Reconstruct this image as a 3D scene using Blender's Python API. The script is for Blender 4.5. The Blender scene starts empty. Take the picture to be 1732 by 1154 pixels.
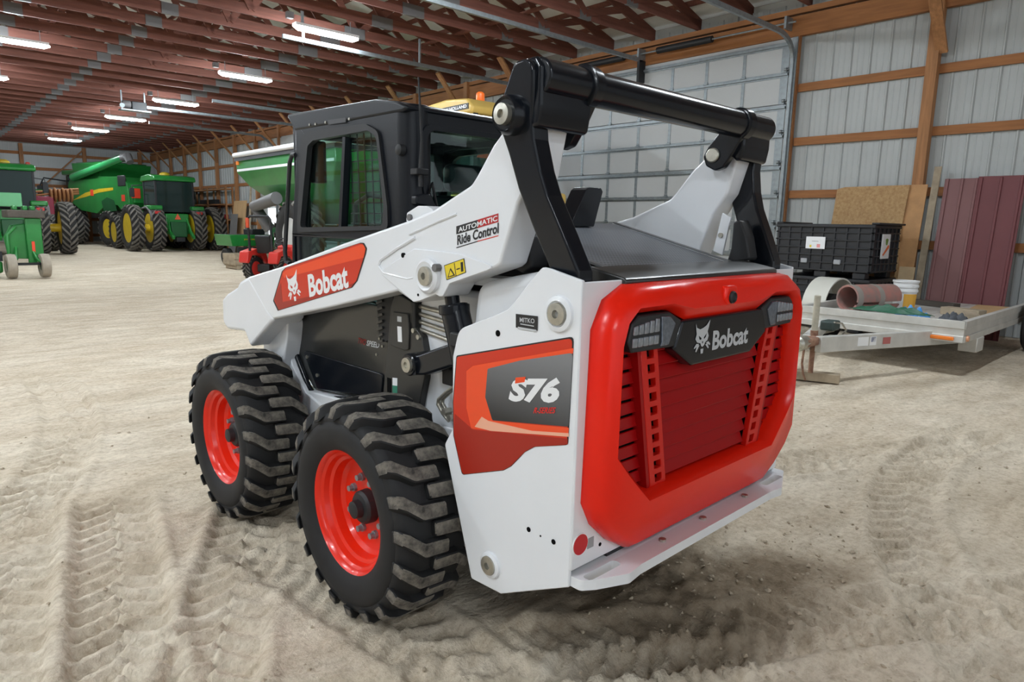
import bpy, bmesh, math, random
import numpy as np
from math import sin, cos, radians, pi, sqrt, atan2
from mathutils import Vector, Matrix
from mathutils.geometry import tessellate_polygon

random.seed(7)
SC = bpy.context.scene
COL = SC.collection

# ------------------------------------------------------------------ camera
cam_d = bpy.data.cameras.new('camera')
cam_d.sensor_width = 36.0
cam_d.lens = 23.763
cam_d.clip_end = 300
cam = bpy.data.objects.new('camera', cam_d)
COL.objects.link(cam)
yaw, pitch, roll = radians(42.238), radians(9.767), radians(1.2)
d_ = Vector((sin(yaw)*cos(pitch), cos(yaw)*cos(pitch), -sin(pitch)))
r_ = Vector((cos(yaw), -sin(yaw), 0)); u_ = r_.cross(d_)
r2 = r_*cos(roll) + u_*sin(roll); u2 = -r_*sin(roll) + u_*cos(roll)
cam.matrix_world = Matrix(((r2.x, u2.x, -d_.x, 0), (r2.y, u2.y, -d_.y, 0), (r2.z, u2.z, -d_.z, 1.4795), (0, 0, 0, 1)))
SC.camera = cam

# ------------------------------------------------------------------ daylight outside the open end of the shed, and exposure
W = bpy.data.worlds.new('overcast_day'); SC.world = W
W.use_nodes = True
bg = W.node_tree.nodes['Background']
bg.inputs[0].default_value = (0.86, 0.93, 1.0, 1)
bg.inputs[1].default_value = 1.05
SC.view_settings.view_transform = 'Standard'
SC.view_settings.look = 'None'
SC.view_settings.exposure = 0.0
SC.view_settings.gamma = 1.0
SC.view_settings.use_curve_mapping = False
SC.cycles.use_denoising = True
SC.cycles.max_bounces = 8
SC.cycles.sample_clamp_indirect = 6.0
LAMP = 208.0          # radiance of the ceiling lamp diffusers

# ------------------------------------------------------------------ materials
MATS = {}
def mat(name, col, rough=0.5, metal=0.0, var=0.0, scale=6.0, bump=0.0, bscale=60.0, coat=0.0, stretch=None, col2=None, emit=0.0, spec=0.5):
    if name in MATS: return MATS[name]
    m = bpy.data.materials.new(name); m.use_nodes = True
    nt = m.node_tree; b = nt.nodes['Principled BSDF']
    b.inputs['Base Color'].default_value = (*col, 1)
    b.inputs['Roughness'].default_value = rough
    b.inputs['Metallic'].default_value = metal
    b.inputs['Specular IOR Level'].default_value = spec
    if coat: b.inputs['Coat Weight'].default_value = coat; b.inputs['Coat Roughness'].default_value = 0.06
    if emit:
        b.inputs['Emission Color'].default_value = (*col, 1); b.inputs['Emission Strength'].default_value = emit
    if var or bump or col2:
        tc = nt.nodes.new('ShaderNodeTexCoord'); mp = nt.nodes.new('ShaderNodeMapping')
        nt.links.new(tc.outputs['Object'], mp.inputs['Vector'])
        if stretch: mp.inputs['Scale'].default_value = stretch
        n = nt.nodes.new('ShaderNodeTexNoise'); n.inputs['Scale'].default_value = scale
        n.inputs['Detail'].default_value = 5.0; n.inputs['Roughness'].default_value = 0.6
        nt.links.new(mp.outputs[0], n.inputs['Vector'])
        r = nt.nodes.new('ShaderNodeValToRGB')
        c2 = col2 if col2 else tuple(c*(1-var) for c in col)
        r.color_ramp.elements[0].position = 0.32; r.color_ramp.elements[0].color = (*c2, 1)
        r.color_ramp.elements[1].position = 0.66; r.color_ramp.elements[1].color = (*col, 1)
        nt.links.new(n.outputs['Fac'], r.inputs['Fac'])
        nt.links.new(r.outputs[0], b.inputs['Base Color'])
        if bump:
            n2 = nt.nodes.new('ShaderNodeTexNoise'); n2.inputs['Scale'].default_value = bscale
            nt.links.new(mp.outputs[0], n2.inputs['Vector'])
            bp = nt.nodes.new('ShaderNodeBump'); bp.inputs['Strength'].default_value = bump; bp.inputs['Distance'].default_value = 0.01
            nt.links.new(n2.outputs['Fac'], bp.inputs['Height']); nt.links.new(bp.outputs[0], b.inputs['Normal'])
    MATS[name] = m
    return m

def glass(name, tint, refl=0.12):
    if name in MATS: return MATS[name]
    m = bpy.data.materials.new(name); m.use_nodes = True
    nt = m.node_tree; nt.nodes.clear()
    o = nt.nodes.new('ShaderNodeOutputMaterial'); mx = nt.nodes.new('ShaderNodeMixShader')
    t = nt.nodes.new('ShaderNodeBsdfTransparent'); g = nt.nodes.new('ShaderNodeBsdfGlossy')
    fr = nt.nodes.new('ShaderNodeLayerWeight'); po = nt.nodes.new('ShaderNodeMath'); po.operation = 'POWER'; po.inputs[1].default_value = 4.0
    ma = nt.nodes.new('ShaderNodeMath'); ma.operation = 'MULTIPLY_ADD'; ma.inputs[1].default_value = 0.5; ma.inputs[2].default_value = refl
    nt.links.new(fr.outputs['Facing'], po.inputs[0])
    t.inputs[0].default_value = (*tint, 1); g.inputs['Roughness'].default_value = 0.02
    nt.links.new(po.outputs[0], ma.inputs[0]); nt.links.new(ma.outputs[0], mx.inputs[0])
    nt.links.new(t.outputs[0], mx.inputs[1]); nt.links.new(g.outputs[0], mx.inputs[2]); nt.links.new(mx.outputs[0], o.inputs[0])
    MATS[name] = m
    return m

def lamp_mat():
    m = bpy.data.materials.new('lit_diffuser'); m.use_nodes = True
    nt = m.node_tree; nt.nodes.clear()
    o = nt.nodes.new('ShaderNodeOutputMaterial'); e = nt.nodes.new('ShaderNodeEmission')
    e.inputs[0].default_value = (0.86, 0.94, 1.0, 1); e.inputs[1].default_value = LAMP
    nt.links.new(e.outputs[0], o.inputs[0]); MATS['lamp'] = m
    return m

WHITE = mat('white_paint', (0.79, 0.81, 0.84), 0.32, var=0.03, scale=3, coat=0.2)
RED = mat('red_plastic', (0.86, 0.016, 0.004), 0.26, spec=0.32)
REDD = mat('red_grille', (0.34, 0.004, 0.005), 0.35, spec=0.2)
WHEELRED = mat('orange_red_wheel_paint', (0.82, 0.020, 0.003), 0.28, coat=0.2)
BLACK = mat('black_gloss_paint', (0.007, 0.009, 0.013), 0.2, var=0.15, scale=8, spec=0.36)
BLACKM = mat('black_matt', (0.014, 0.015, 0.017), 0.55)
CABBLK = mat('cab_black', (0.006, 0.008, 0.012), 0.36, spec=0.32)
SATIN = mat('dark_satin_steel', (0.024, 0.024, 0.023), 0.33, coat=0.2)
RUBBER = mat('tyre_rubber', (0.010, 0.010, 0.011), 0.72, var=0.3, scale=14)
DUSTY = mat('dusty_lug_rubber', (0.22, 0.197, 0.165), 0.95, col2=(0.035, 0.033, 0.030), scale=26, bump=0.5, bscale=220)
STEEL = mat('bright_steel', (0.55, 0.53, 0.46), 0.38, 0.85, var=0.3, scale=30)
ZINC = mat('galvanised_steel', (0.33, 0.37, 0.39), 0.45, 0.6, var=0.25, scale=14)
ALU = mat('brushed_aluminium', (0.62, 0.61, 0.57), 0.5, 0.25, var=0.18, scale=5)
DECALR = mat('decal_red', (0.62, 0.030, 0.006), 0.35)
DECALRD = mat('decal_dark_red', (0.36, 0.014, 0.004), 0.35)
DECALO = mat('decal_orange', (0.86, 0.075, 0.014), 0.35)
DECALK = mat('decal_black', (0.012, 0.012, 0.014), 0.4)
DECALW = mat('decal_white', (0.82, 0.83, 0.84), 0.4)
DECALS = mat('decal_silver', (0.52, 0.54, 0.56), 0.35)
DECALY = mat('decal_yellow', (0.78, 0.60, 0.03), 0.4)
DECALG = mat('decal_green', (0.02, 0.22, 0.14), 0.4)
HOLE = mat('hole_black', (0.004, 0.004, 0.004), 0.9, spec=0.1)
AMBER = mat('amber_lens', (0.85, 0.22, 0.03), 0.25)
JDG = mat('green_machine_paint', (0.018, 0.225, 0.040), 0.35, var=0.2, scale=2, coat=0.3)
JDGD = mat('dark_green_paint', (0.010, 0.095, 0.028), 0.45, var=0.2, scale=2)
JDY = mat('yellow_wheel_paint', (0.70, 0.50, 0.022), 0.4, var=0.15, scale=4)
NHY = mat('harvester_yellow', (0.68, 0.46, 0.12), 0.4, var=0.1, scale=3)
WOODT = mat('truss_timber', (0.215, 0.078, 0.054), 0.75, var=0.35, scale=3, stretch=(0.6, 8, 8))
WOODG = mat('girt_timber', (0.38, 0.155, 0.050), 0.7, var=0.3, scale=3, stretch=(8, 0.6, 8))
WOODP = mat('post_timber', (0.44, 0.205, 0.082), 0.7, var=0.35, scale=3, stretch=(8, 8, 0.6))
SHEET = mat('pale_steel_sheet', (0.45, 0.475, 0.47), 0.42, var=0.08, scale=1.4)
ROOFM = mat('white_roof_sheet', (0.70, 0.71, 0.68), 0.5, var=0.06, scale=1.2)
DOORM = mat('white_door_panel', (0.54, 0.56, 0.565), 0.5, var=0.04, scale=1.5)
OSB = mat('strand_board', (0.50, 0.33, 0.155), 0.8, col2=(0.36, 0.20, 0.085), scale=26)
PLY = mat('pale_plywood', (0.56, 0.36, 0.18), 0.75, var=0.2, scale=4, stretch=(1, 1, 0.2))
WEATHER = mat('weathered_wood', (0.42, 0.34, 0.24), 0.85, var=0.35, scale=6)
MAROON = mat('maroon_sheet', (0.155, 0.032, 0.036), 0.5, var=0.12, scale=2)
MAROOND = mat('faded_maroon_sheet', (0.20, 0.080, 0.078), 0.5, var=0.1, scale=2)
BINM = mat('black_bin_plastic', (0.017, 0.018, 0.021), 0.5)
BLUEP = mat('blue_film', (0.06, 0.27, 0.62), 0.3)
RUST = mat('rusty_steel', (0.34, 0.20, 0.13), 0.75, col2=(0.16, 0.07, 0.045), scale=20)
GREYP = mat('grey_plate_steel', (0.155, 0.15, 0.15), 0.6, 0.2)
SMOKE = glass('cab_glass', (0.80, 0.93, 0.89), 0.045)
SMOKED = glass('rear_window_glass', (0.70, 0.83, 0.81), 0.04)
FARGLASS = mat('tractor_glass', (0.012, 0.026, 0.024), 0.05, spec=0.35)
LAMPM = lamp_mat()

# ------------------------------------------------------------------ geometry helpers
def bm_new(): return bmesh.new()
def link(name, me, mats, parent=None, bevel=0.0, seg=2, smooth=35, loc=None):
    o = bpy.data.objects.new(name, me); COL.objects.link(o)
    if not me.materials:
        for m in (mats if isinstance(mats, (list, tuple)) else [mats]): me.materials.append(m)
    if parent: o.parent = parent
    if loc is not None: o.location = loc
    if bevel:
        b = o.modifiers.new('bevel', 'BEVEL'); b.width = bevel; b.segments = seg; b.limit_method = 'ANGLE'; b.angle_limit = radians(40)
        b.use_clamp_overlap = True
    return o
def mesh(bm, smooth=35, fix=True):
    if fix: bmesh.ops.recalc_face_normals(bm, faces=bm.faces)
    me = bpy.data.meshes.new('m'); bm.to_mesh(me); bm.free()
    if smooth:
        for p in me.polygons: p.use_smooth = True
        me.set_sharp_from_angle(angle=radians(smooth))
    return me
def obj(name, bm, mats, parent=None, bevel=0.0, seg=2, smooth=35, loc=None):
    return link(name, mesh(bm, smooth), mats, parent, bevel, seg, smooth, loc)
def tag(o, label, cat, group=None):
    o['label'] = label; o['category'] = cat
    if group: o['group'] = group
    return o
def thing(name, label, cat, loc=(0, 0, 0), rz=0.0, group=None):
    o = bpy.data.objects.new(name, None); COL.objects.link(o)
    o.location = loc; o.rotation_euler = (0, 0, rz); o.empty_display_size = 0.2
    return tag(o, label, cat, group)
def struct(o): o['kind'] = 'structure'; return o
def copy(o, parent=None, loc=None, rot=None):
    c = o.copy(); COL.objects.link(c)
    if parent is not None: c.parent = parent
    if loc is not None: c.location = loc
    if rot is not None: c.rotation_euler = rot
    return c
def box(bm, x0, x1, y0, y1, z0, z1, M=None):
    v = [bm.verts.new((x, y, z)) for z in (z0, z1) for x, y in ((x0, y0), (x1, y0), (x1, y1), (x0, y1))]
    if M: 
        for q in v: q.co = M @ q.co
    for f in ((0, 3, 2, 1), (4, 5, 6, 7), (0, 1, 5, 4), (1, 2, 6, 5), (2, 3, 7, 6), (3, 0, 4, 7)): bm.faces.new([v[i] for i in f])
    return v
def bxo(name, x0, x1, y0, y1, z0, z1, m, parent=None, bevel=0.0, seg=2):
    bm = bm_new(); box(bm, x0, x1, y0, y1, z0, z1); return obj(name, bm, m, parent, bevel, seg)
def beam(bm, a, b, w, h, up=(0, 0, 1)):
    a = Vector(a); b = Vector(b); t = (b-a); ln = t.length; t.normalize(); up = Vector(up)
    s = t.cross(up)
    if s.length < 1e-4: s = t.cross(Vector((0, 1, 0)))
    s.normalize(); n = s.cross(t)
    vs = []
    for p in (a, b):
        for i, j in ((-1, -1), (1, -1), (1, 1), (-1, 1)): vs.append(bm.verts.new(p + s*(i*w/2) + n*(j*h/2)))
    for f in ((0, 1, 2, 3), (7, 6, 5, 4), (0, 4, 5, 1), (1, 5, 6, 2), (2, 6, 7, 3), (3, 7, 4, 0)): bm.faces.new([vs[i] for i in f])
def beamo(name, a, b, w, h, m, parent=None, bevel=0.0, up=(0, 0, 1)):
    bm = bm_new(); beam(bm, a, b, w, h, up); return obj(name, bm, m, parent, bevel)
def emb(ax, u, v, t):
    return (t, u, v) if ax == 'x' else ((u, t, v) if ax == 'y' else (u, v, t))
def fillet(pts, r, n=4):
    out = []; N = len(pts)
    rs = r if isinstance(r, (list, tuple)) else [r]*N
    for i, p in enumerate(pts):
        P = Vector(p); A = Vector(pts[i-1]); B = Vector(pts[(i+1) % N]); rr = rs[i]
        a = (A-P); b = (B-P); la, lb = a.length, b.length
        if rr <= 0 or la < 1e-6 or lb < 1e-6: out.append(tuple(P)); continue
        a.normalize(); b.normalize()
        ang = a.angle(b)
        if ang > 3.05: out += [tuple(P)]*(1); continue
        t = min(rr/math.tan(ang/2), la*0.48, lb*0.48)
        s, e = P+a*t, P+b*t
        for k in range(n+1):
            q = k/n; out.append(tuple(s*(1-q)**2 + P*2*q*(1-q) + e*q*q))
    return out
def prism(bm, pts, ax, a, b, holes=(), mi=0):
    loops = [list(pts)] + [list(h) for h in holes]
    flat = [p for l in loops for p in l]
    clean = []
    for l in loops:
        c = [p for i, p in enumerate(l) if (Vector(p)-Vector(l[i-1])).length > 1e-5]
        clean.append(c)
    loops = clean; flat = [p for l in loops for p in l]
    n0 = len(loops[0])
    tris = tessellate_polygon([[Vector((p[0], p[1], 0)) for p in l] for l in loops]) if holes else [tuple(range(n0))]
    va = [bm.verts.new(emb(ax, p[0], p[1], a)) for p in flat]
    vb = [bm.verts.new(emb(ax, p[0], p[1], b)) for p in flat]
    fs = []
    for t in tris:
        try:
            fs.append(bm.faces.new([va[i] for i in t])); fs.append(bm.faces.new([vb[i] for i in reversed(t)]))
        except ValueError: pass
    k = 0
    for l in loops:
        n = len(l)
        for i in range(n):
            j = (i+1) % n
            try: fs.append(bm.faces.new([va[k+i], va[k+j], vb[k+j], vb[k+i]]))
            except ValueError: pass
        k += n
    for f in fs: f.material_index = mi
def prismo(name, pts, ax, a, b, m, parent=None, bevel=0.0, seg=2, holes=(), loc=None):
    bm = bm_new(); prism(bm, pts, ax, a, b, holes); return obj(name, bm, m, parent, bevel, seg, loc=loc)
def circ(cx, cy, r, n=24, ph=0.0): return [(cx+r*cos(ph+2*pi*i/n), cy+r*sin(ph+2*pi*i/n)) for i in range(n)]
def rect(x0, x1, y0, y1): return [(x0, y0), (x1, y0), (x1, y1), (x0, y1)]
def lathe(bm, prof, ax='x', n=48, c=(0, 0, 0), mi=0, closed=False):
    rings = []
    for a, r in prof:
        ring = []
        for i in range(n):
            t = 2*pi*i/n; u, v = r*cos(t), r*sin(t)
            p = (a, u, v) if ax == 'x' else ((u, a, v) if ax == 'y' else (u, v, a))
            ring.append(bm.verts.new((p[0]+c[0], p[1]+c[1], p[2]+c[2])))
        rings.append(ring)
    for k in range(len(rings)-1 + (1 if closed else 0)):
        A, B = rings[k], rings[(k+1) % len(rings)]
        for i in range(n):
            f = bm.faces.new((A[i], A[(i+1) % n], B[(i+1) % n], B[i])); f.material_index = mi
    if not closed:
        for R in (rings[0], rings[-1]):
            try: f = bm.faces.new(R); f.material_index = mi
            except ValueError: pass
def cylo(name, ax, a, b, r, c, m, parent=None, n=24, bevel=0.0):
    bm = bm_new(); lathe(bm, [(a, r), (b, r)], ax, n, c); return obj(name, bm, m, parent, bevel)
def tube(bm, path, r, n=8, mi=0, cap=True):
    P = [Vector(p) for p in path]; rings = []; prev = None
    for i, p in enumerate(P):
        t = (P[min(i+1, len(P)-1)] - P[max(i-1, 0)]).normalized()
        s = t.cross(Vector((0, 0, 1))) if prev is None else prev - t*prev.dot(t)
        if s.length < 1e-3: s = t.cross(Vector((0, 1, 0)))
        s.normalize(); prev = s; w = t.cross(s)
        rr = r[i] if isinstance(r, (list, tuple)) else r
        rings.append([bm.verts.new(p + s*(rr*cos(2*pi*k/n)) + w*(rr*sin(2*pi*k/n))) for k in range(n)])
    for A, B in zip(rings, rings[1:]):
        for k in range(n):
            f = bm.faces.new((A[k], A[(k+1) % n], B[(k+1) % n], B[k])); f.material_index = mi
    if cap:
        bm.faces.new(rings[0]); bm.faces.new(rings[-1])
def tubeo(name, path, r, m, parent=None, n=8):
    bm = bm_new(); tube(bm, path, r, n); return obj(name, bm, m, parent, smooth=50)
def bez(p0, p1, p2, n=8):
    p0, p1, p2 = Vector(p0), Vector(p1), Vector(p2)
    return [p0*(1-t)**2 + p1*2*t*(1-t) + p2*t*t for t in [i/n for i in range(n+1)]]
def loops(bm, Ls, closed_v=False, mi=0):
    V = [[bm.verts.new(p) for p in L] for L in Ls]
    n = len(Ls[0])
    for A, B in zip(V, V[1:] + ([V[0]] if closed_v else [])):
        for i in range(n):
            f = bm.faces.new((A[i], A[(i+1) % n], B[(i+1) % n], B[i])); f.material_index = mi
    return V
def frame_o(name, outer, inner, ax, a, b, m, parent=None, bevel=0.0, seg=2):
    """a flat ring between two outlines of any count"""
    bm = bm_new(); prism(bm, outer, ax, a, b, [inner]); return obj(name, bm, m, parent, bevel, seg)
def mir(pts): return [(-p[0], p[1]) for p in pts]

# text laid flat on a surface: xd = reading direction, ud = up, w x h = the box it fills
def text(name, body, origin, xd, ud, w, h, m, parent, bold=0.0, shear=0.0, th=0.0008):
    cu = bpy.data.curves.new('t', 'FONT'); cu.body = body; cu.size = 1.0; cu.offset = bold; cu.shear = shear; cu.resolution_u = 3
    to = bpy.data.objects.new('t', cu); COL.objects.link(to)
    bpy.context.view_layer.update()
    me0 = to.to_mesh()
    co = [v.co.copy() for v in me0.vertices]; fa = [list(p.vertices) for p in me0.polygons]
    to.to_mesh_clear(); bpy.data.objects.remove(to); bpy.data.curves.remove(cu)
    if not co: return None
    x0 = min(c.x for c in co); x1 = max(c.x for c in co); y0 = min(c.y for c in co); y1 = max(c.y for c in co)
    xd = Vector(xd).normalized(); ud = Vector(ud).normalized(); nd = xd.cross(ud); O = Vector(origin)
    me = bpy.data.meshes.new('m')
    me.from_pydata([tuple(O + xd*((c.x-x0)/(x1-x0)*w) + ud*((c.y-y0)/(y1-y0)*h) + nd*th) for c in co], [], fa)
    me.materials.append(m)
    return link(name, me, m, parent, smooth=0)

def ptext(name, body, tri, x, m, parent, bold=0.0, shear=0.0):
    """lettering on a flank plane x: tri = lower left, lower right, upper left as (y, z)"""
    o, e, t = [Vector((x, *p)) for p in tri]
    return text(name, body, o, e-o, t-o, (e-o).length, (t-o).length, m, parent, bold, shear, 0.0)
def ytext(name, body, tri, y, m, parent, bold=0.0, shear=0.0):
    o, e, t = [Vector((p[0], y, p[1])) for p in tri]
    return text(name, body, o, e-o, t-o, (e-o).length, (t-o).length, m, parent, bold, shear, 0.0)
def flat(name, polys, origin, xd, ud, s, m, parent, th=0.0008):
    """flat print made of 2-D polygons, each (outer, *holes)"""
    xd = Vector(xd).normalized(); ud = Vector(ud).normalized(); nd = xd.cross(ud); O = Vector(origin)
    vs = []; fs = []
    for poly in polys:
        L = [list(l) for l in poly]; fl = [p for l in L for p in l]; k = len(vs)
        for t in tessellate_polygon([[Vector((p[0], p[1], 0)) for p in l] for l in L]): fs.append([k+i for i in t])
        vs += [tuple(O + xd*(p[0]*s) + ud*(p[1]*s) + nd*th) for p in fl]
    me = bpy.data.meshes.new('m'); me.from_pydata(vs, [], fs); me.materials.append(m)
    return link(name, me, m, parent, smooth=0)
CAT = [  # wild-cat head emblem: head with ears and eyes cut out, whiskers, chin tuft
    ([(0.02, 0.98), (0.10, 0.83), (0.30, 0.76), (0.50, 0.80), (0.68, 0.86), (0.90, 1.04), (0.84, 0.80), (0.78, 0.66), (0.86, 0.50), (0.80, 0.36),
      (0.66, 0.30), (0.62, 0.22), (0.50, 0.16), (0.42, 0.20), (0.36, 0.30), (0.16, 0.34), (0.04, 0.46), (0.10, 0.62), (0.06, 0.76)],
     [(0.24, 0.56), (0.42, 0.46), (0.38, 0.40), (0.28, 0.44)], [(0.72, 0.60), (0.56, 0.47), (0.58, 0.41), (0.68, 0.48)], [(0.45, 0.34), (0.55, 0.35), (0.50, 0.26)]),
    ([(0.12, 0.30), (0.30, 0.28), (0.02, 0.14), (-0.02, 0.18)],), ([(0.16, 0.24), (0.32, 0.24), (0.14, 0.02), (0.09, 0.05)],),
    ([(0.70, 0.28), (0.86, 0.32), (1.00, 0.22), (0.98, 0.17)],), ([(0.68, 0.22), (0.80, 0.26), (0.92, 0.10), (0.87, 0.07)],),
    ([(0.40, 0.10), (0.58, 0.10), (0.56, -0.06), (0.42, -0.06)],)]

# ================================================================== THE SHED
XW, YF, HC = 12.0, 46.0, 5.27           # side wall, far wall, underside of the trusses

# ------------------------------------------------------------------ dirt floor
def dirt():
    m = bpy.data.materials.new('packed_dirt'); m.use_nodes = True
    nt = m.node_tree; b = nt.nodes['Principled BSDF']; N = nt.nodes.new; K = nt.links.new
    b.inputs['Roughness'].default_value = 0.95; b.inputs['Specular IOR Level'].default_value = 0.12
    tc = N('ShaderNodeTexCoord')
    def noise(sc, det, mp=None, rough=0.6):
        n = N('ShaderNodeTexNoise'); n.inputs['Scale'].default_value = sc; n.inputs['Detail'].default_value = det; n.inputs['Roughness'].default_value = rough
        src = tc.outputs['Object']
        if mp:
            q = N('ShaderNodeMapping'); q.inputs['Rotation'].default_value = (0, 0, mp[0]); q.inputs['Scale'].default_value = (mp[1], mp[2], 1)
            K(src, q.inputs['Vector']); src = q.outputs[0]
        K(src, n.inputs['Vector']); return n.outputs['Fac']
    def ramp(f, p0, c0, p1, c1):
        r = N('ShaderNodeValToRGB'); r.color_ramp.elements[0].position = p0; r.color_ramp.elements[0].color = (*c0, 1)
        r.color_ramp.elements[1].position = p1; r.color_ramp.elements[1].color = (*c1, 1); K(f, r.inputs['Fac']); return r.outputs[0]
    def mix(a, c, f, mode='MIX'):
        x = N('ShaderNodeMix'); x.data_type = 'RGBA'; x.blend_type = mode
        if isinstance(f, float): x.inputs[0].default_value = f
        else: K(f, x.inputs[0])
        K(a, x.inputs[6]); K(c, x.inputs[7]); return x.outputs[2]
    base = ramp(noise(0.55, 6), 0.34, (0.57, 0.475, 0.355), 0.68, (0.74, 0.66, 0.535))
    pale = ramp(noise(1.7, 5, (0.5, 0.5, 1.6)), 0.40, (0.60, 0.51, 0.39), 0.66, (0.80, 0.73, 0.61))
    c = mix(base, pale, 0.5)
    streak = ramp(noise(3.2, 4, (-0.75, 0.7, 1.7)), 0.36, (0.70, 0.68, 0.65), 0.60, (1, 1, 1))
    c = mix(c, streak, 0.55, 'MULTIPLY')
    fine = ramp(noise(30, 6, None, 0.72), 0.34, (0.60, 0.56, 0.52), 0.56, (1, 1, 1))
    c = mix(c, fine, 0.6, 'MULTIPLY')
    scuff = ramp(noise(7.5, 6, (0.35, 1.0, 2.2), 0.7), 0.36, (0.72, 0.68, 0.63), 0.50, (1, 1, 1))
    c = mix(c, scuff, 0.55, 'MULTIPLY')
    # loader's shadow and moist churned soil behind it, painted as one ragged dark patch
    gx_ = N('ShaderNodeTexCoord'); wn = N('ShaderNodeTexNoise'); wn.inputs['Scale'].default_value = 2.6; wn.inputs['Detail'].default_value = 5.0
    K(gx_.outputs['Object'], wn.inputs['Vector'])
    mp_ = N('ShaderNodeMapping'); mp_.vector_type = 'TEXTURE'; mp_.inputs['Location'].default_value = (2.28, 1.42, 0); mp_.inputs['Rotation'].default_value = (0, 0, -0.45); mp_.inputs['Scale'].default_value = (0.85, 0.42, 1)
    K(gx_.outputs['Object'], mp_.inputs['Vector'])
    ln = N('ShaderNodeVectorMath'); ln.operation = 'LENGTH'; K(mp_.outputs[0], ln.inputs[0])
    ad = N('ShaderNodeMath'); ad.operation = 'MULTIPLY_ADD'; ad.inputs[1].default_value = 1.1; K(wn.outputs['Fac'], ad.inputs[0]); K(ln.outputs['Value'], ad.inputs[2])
    soil_shadow = ramp(ad.outputs[0], 1.18, (0.50, 0.46, 0.42), 1.62, (1, 1, 1))
    rr_ = soil_shadow.node; rr_.color_ramp.elements[0].position = 0.70; rr_.color_ramp.elements[1].position = 1.0
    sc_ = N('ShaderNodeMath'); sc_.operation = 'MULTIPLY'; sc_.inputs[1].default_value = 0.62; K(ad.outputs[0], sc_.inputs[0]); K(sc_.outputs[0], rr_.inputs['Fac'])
    c = mix(c, soil_shadow, 1.0, 'MULTIPLY')
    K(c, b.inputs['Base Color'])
    def bump(f, st, dist, prev=None):
        q = N('ShaderNodeBump'); q.inputs['Strength'].default_value = st; q.inputs['Distance'].default_value = dist
        K(f, q.inputs['Height'])
        if prev: K(prev, q.inputs['Normal'])
        return q.outputs[0]
    n1 = bump(noise(2.4, 6, (-0.75, 0.8, 1.4)), 0.6, 0.05)
    n2 = bump(noise(11, 6), 0.6, 0.025, n1)
    n3 = bump(noise(60, 4), 0.7, 0.008, n2)
    K(n3, b.inputs['Normal'])
    return m
DIRT = dirt()
def axis_steps(lo, f0, f1, hi, fine, grow=1.13):
    a = list(np.arange(f0, f1+1e-6, fine)); s = fine
    while a[-1] < hi: s *= grow; a.append(a[-1]+s)
    s = fine
    while a[0] > lo: s *= grow; a.insert(0, a[0]-s)
    return np.array(a)
gx = axis_steps(-16, -0.3, 5.2, 13, 0.016); gy = axis_steps(-14, 0.3, 5.2, 48, 0.016)
GX, GY = np.meshgrid(gx, gy)
def vnoise(x, y, s, seed):
    r = np.random.RandomState(seed); T = r.rand(64, 64)
    u, v = x*s, y*s; iu, iv = np.floor(u).astype(int), np.floor(v).astype(int); fu, fv = u-iu, v-iv
    fu = fu*fu*(3-2*fu); fv = fv*fv*(3-2*fv)
    g = lambda a, b_: T[a % 64, b_ % 64]
    return (g(iu, iv)*(1-fu)+g(iu+1, iv)*fu)*(1-fv)+(g(iu, iv+1)*(1-fu)+g(iu+1, iv+1)*fu)*fv - 0.5
HZ = 0.020*vnoise(GX, GY, 0.7, 1) + 0.012*vnoise(GX, GY, 2.1, 2) + 0.007*vnoise(GX, GY, 6.3, 3) + 0.004*vnoise(GX, GY, 15.0, 4)
def track(x0, y0, ang, R, w, pitch, depth, smin, smax, seed):
    """a wheel track with tread prints; R = turning radius (0 = straight)"""
    global HZ
    ca, sa = cos(ang), sin(ang); dx, dy = GX-x0, GY-y0
    if R == 0: s = dx*ca+dy*sa; t = -dx*sa+dy*ca
    else:
        cx, cy = -sa*R, ca*R; qx, qy = dx-cx, dy-cy
        t = abs(R)-np.hypot(qx, qy); t = t*np.sign(R)
        s = R*(np.arctan2(qy, qx)-atan2(-cy, -cx)); s = (s+pi*abs(R)) % (2*pi*abs(R)) - pi*abs(R)
    ins = np.clip((w/2-np.abs(t))/0.03, 0, 1)*np.clip((s-smin)/0.2, 0, 1)*np.clip((smax-s)/0.2, 0, 1)
    ph = ((s + 0.55*np.abs(t) + np.where(t > 0, pitch/2, 0))/pitch) % 1.0
    lug = np.clip(np.minimum(ph, 0.60-ph)/0.05, 0, 1)
    worn = np.clip(0.85+1.2*vnoise(GX, GY, 1.9, seed), 0.25, 1)
    gap = np.clip(1-np.abs(np.abs(t)-w*0.05)/0.012, 0, 1)
    HZ += ins*worn*(-depth*lug + depth*0.35*gap - depth*0.3)
    rim = np.exp(-((np.abs(t)-w/2-0.03)/0.03)**2)*np.clip((s-smin)/0.3, 0, 1)*np.clip((smax-s)/0.3, 0, 1)
    HZ += rim*depth*0.7*worn
track(0.50, 2.75, radians(79), 0, 0.34, 0.115, 0.030, -1.6, 1.3, 11)
track(0.16, 3.00, radians(80), 0, 0.30, 0.115, 0.027, -1.6, 1.6, 12)
track(0.86, 2.60, radians(63), 0, 0.33, 0.115, 0.030, -1.3, 1.3, 13)
track(1.22, 2.20, radians(97), 0, 0.34, 0.120, 0.030, -1.4, 0.9, 14)
track(0.55, 4.6, radians(72), 7.0, 0.34, 0.12, 0.024, -1.0, 3.0, 18)
track(1.55, 1.30, radians(150), 0, 0.34, 0.115, 0.027, -0.8, 1.2, 19)
track(2.5, 0.95, radians(-32), 0, 0.34, 0.115, 0.024, -1.4, 2.6, 15)
track(4.4, 1.75, radians(-24), 0, 0.36, 0.120, 0.024, -1.6, 2.2, 16)
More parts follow.
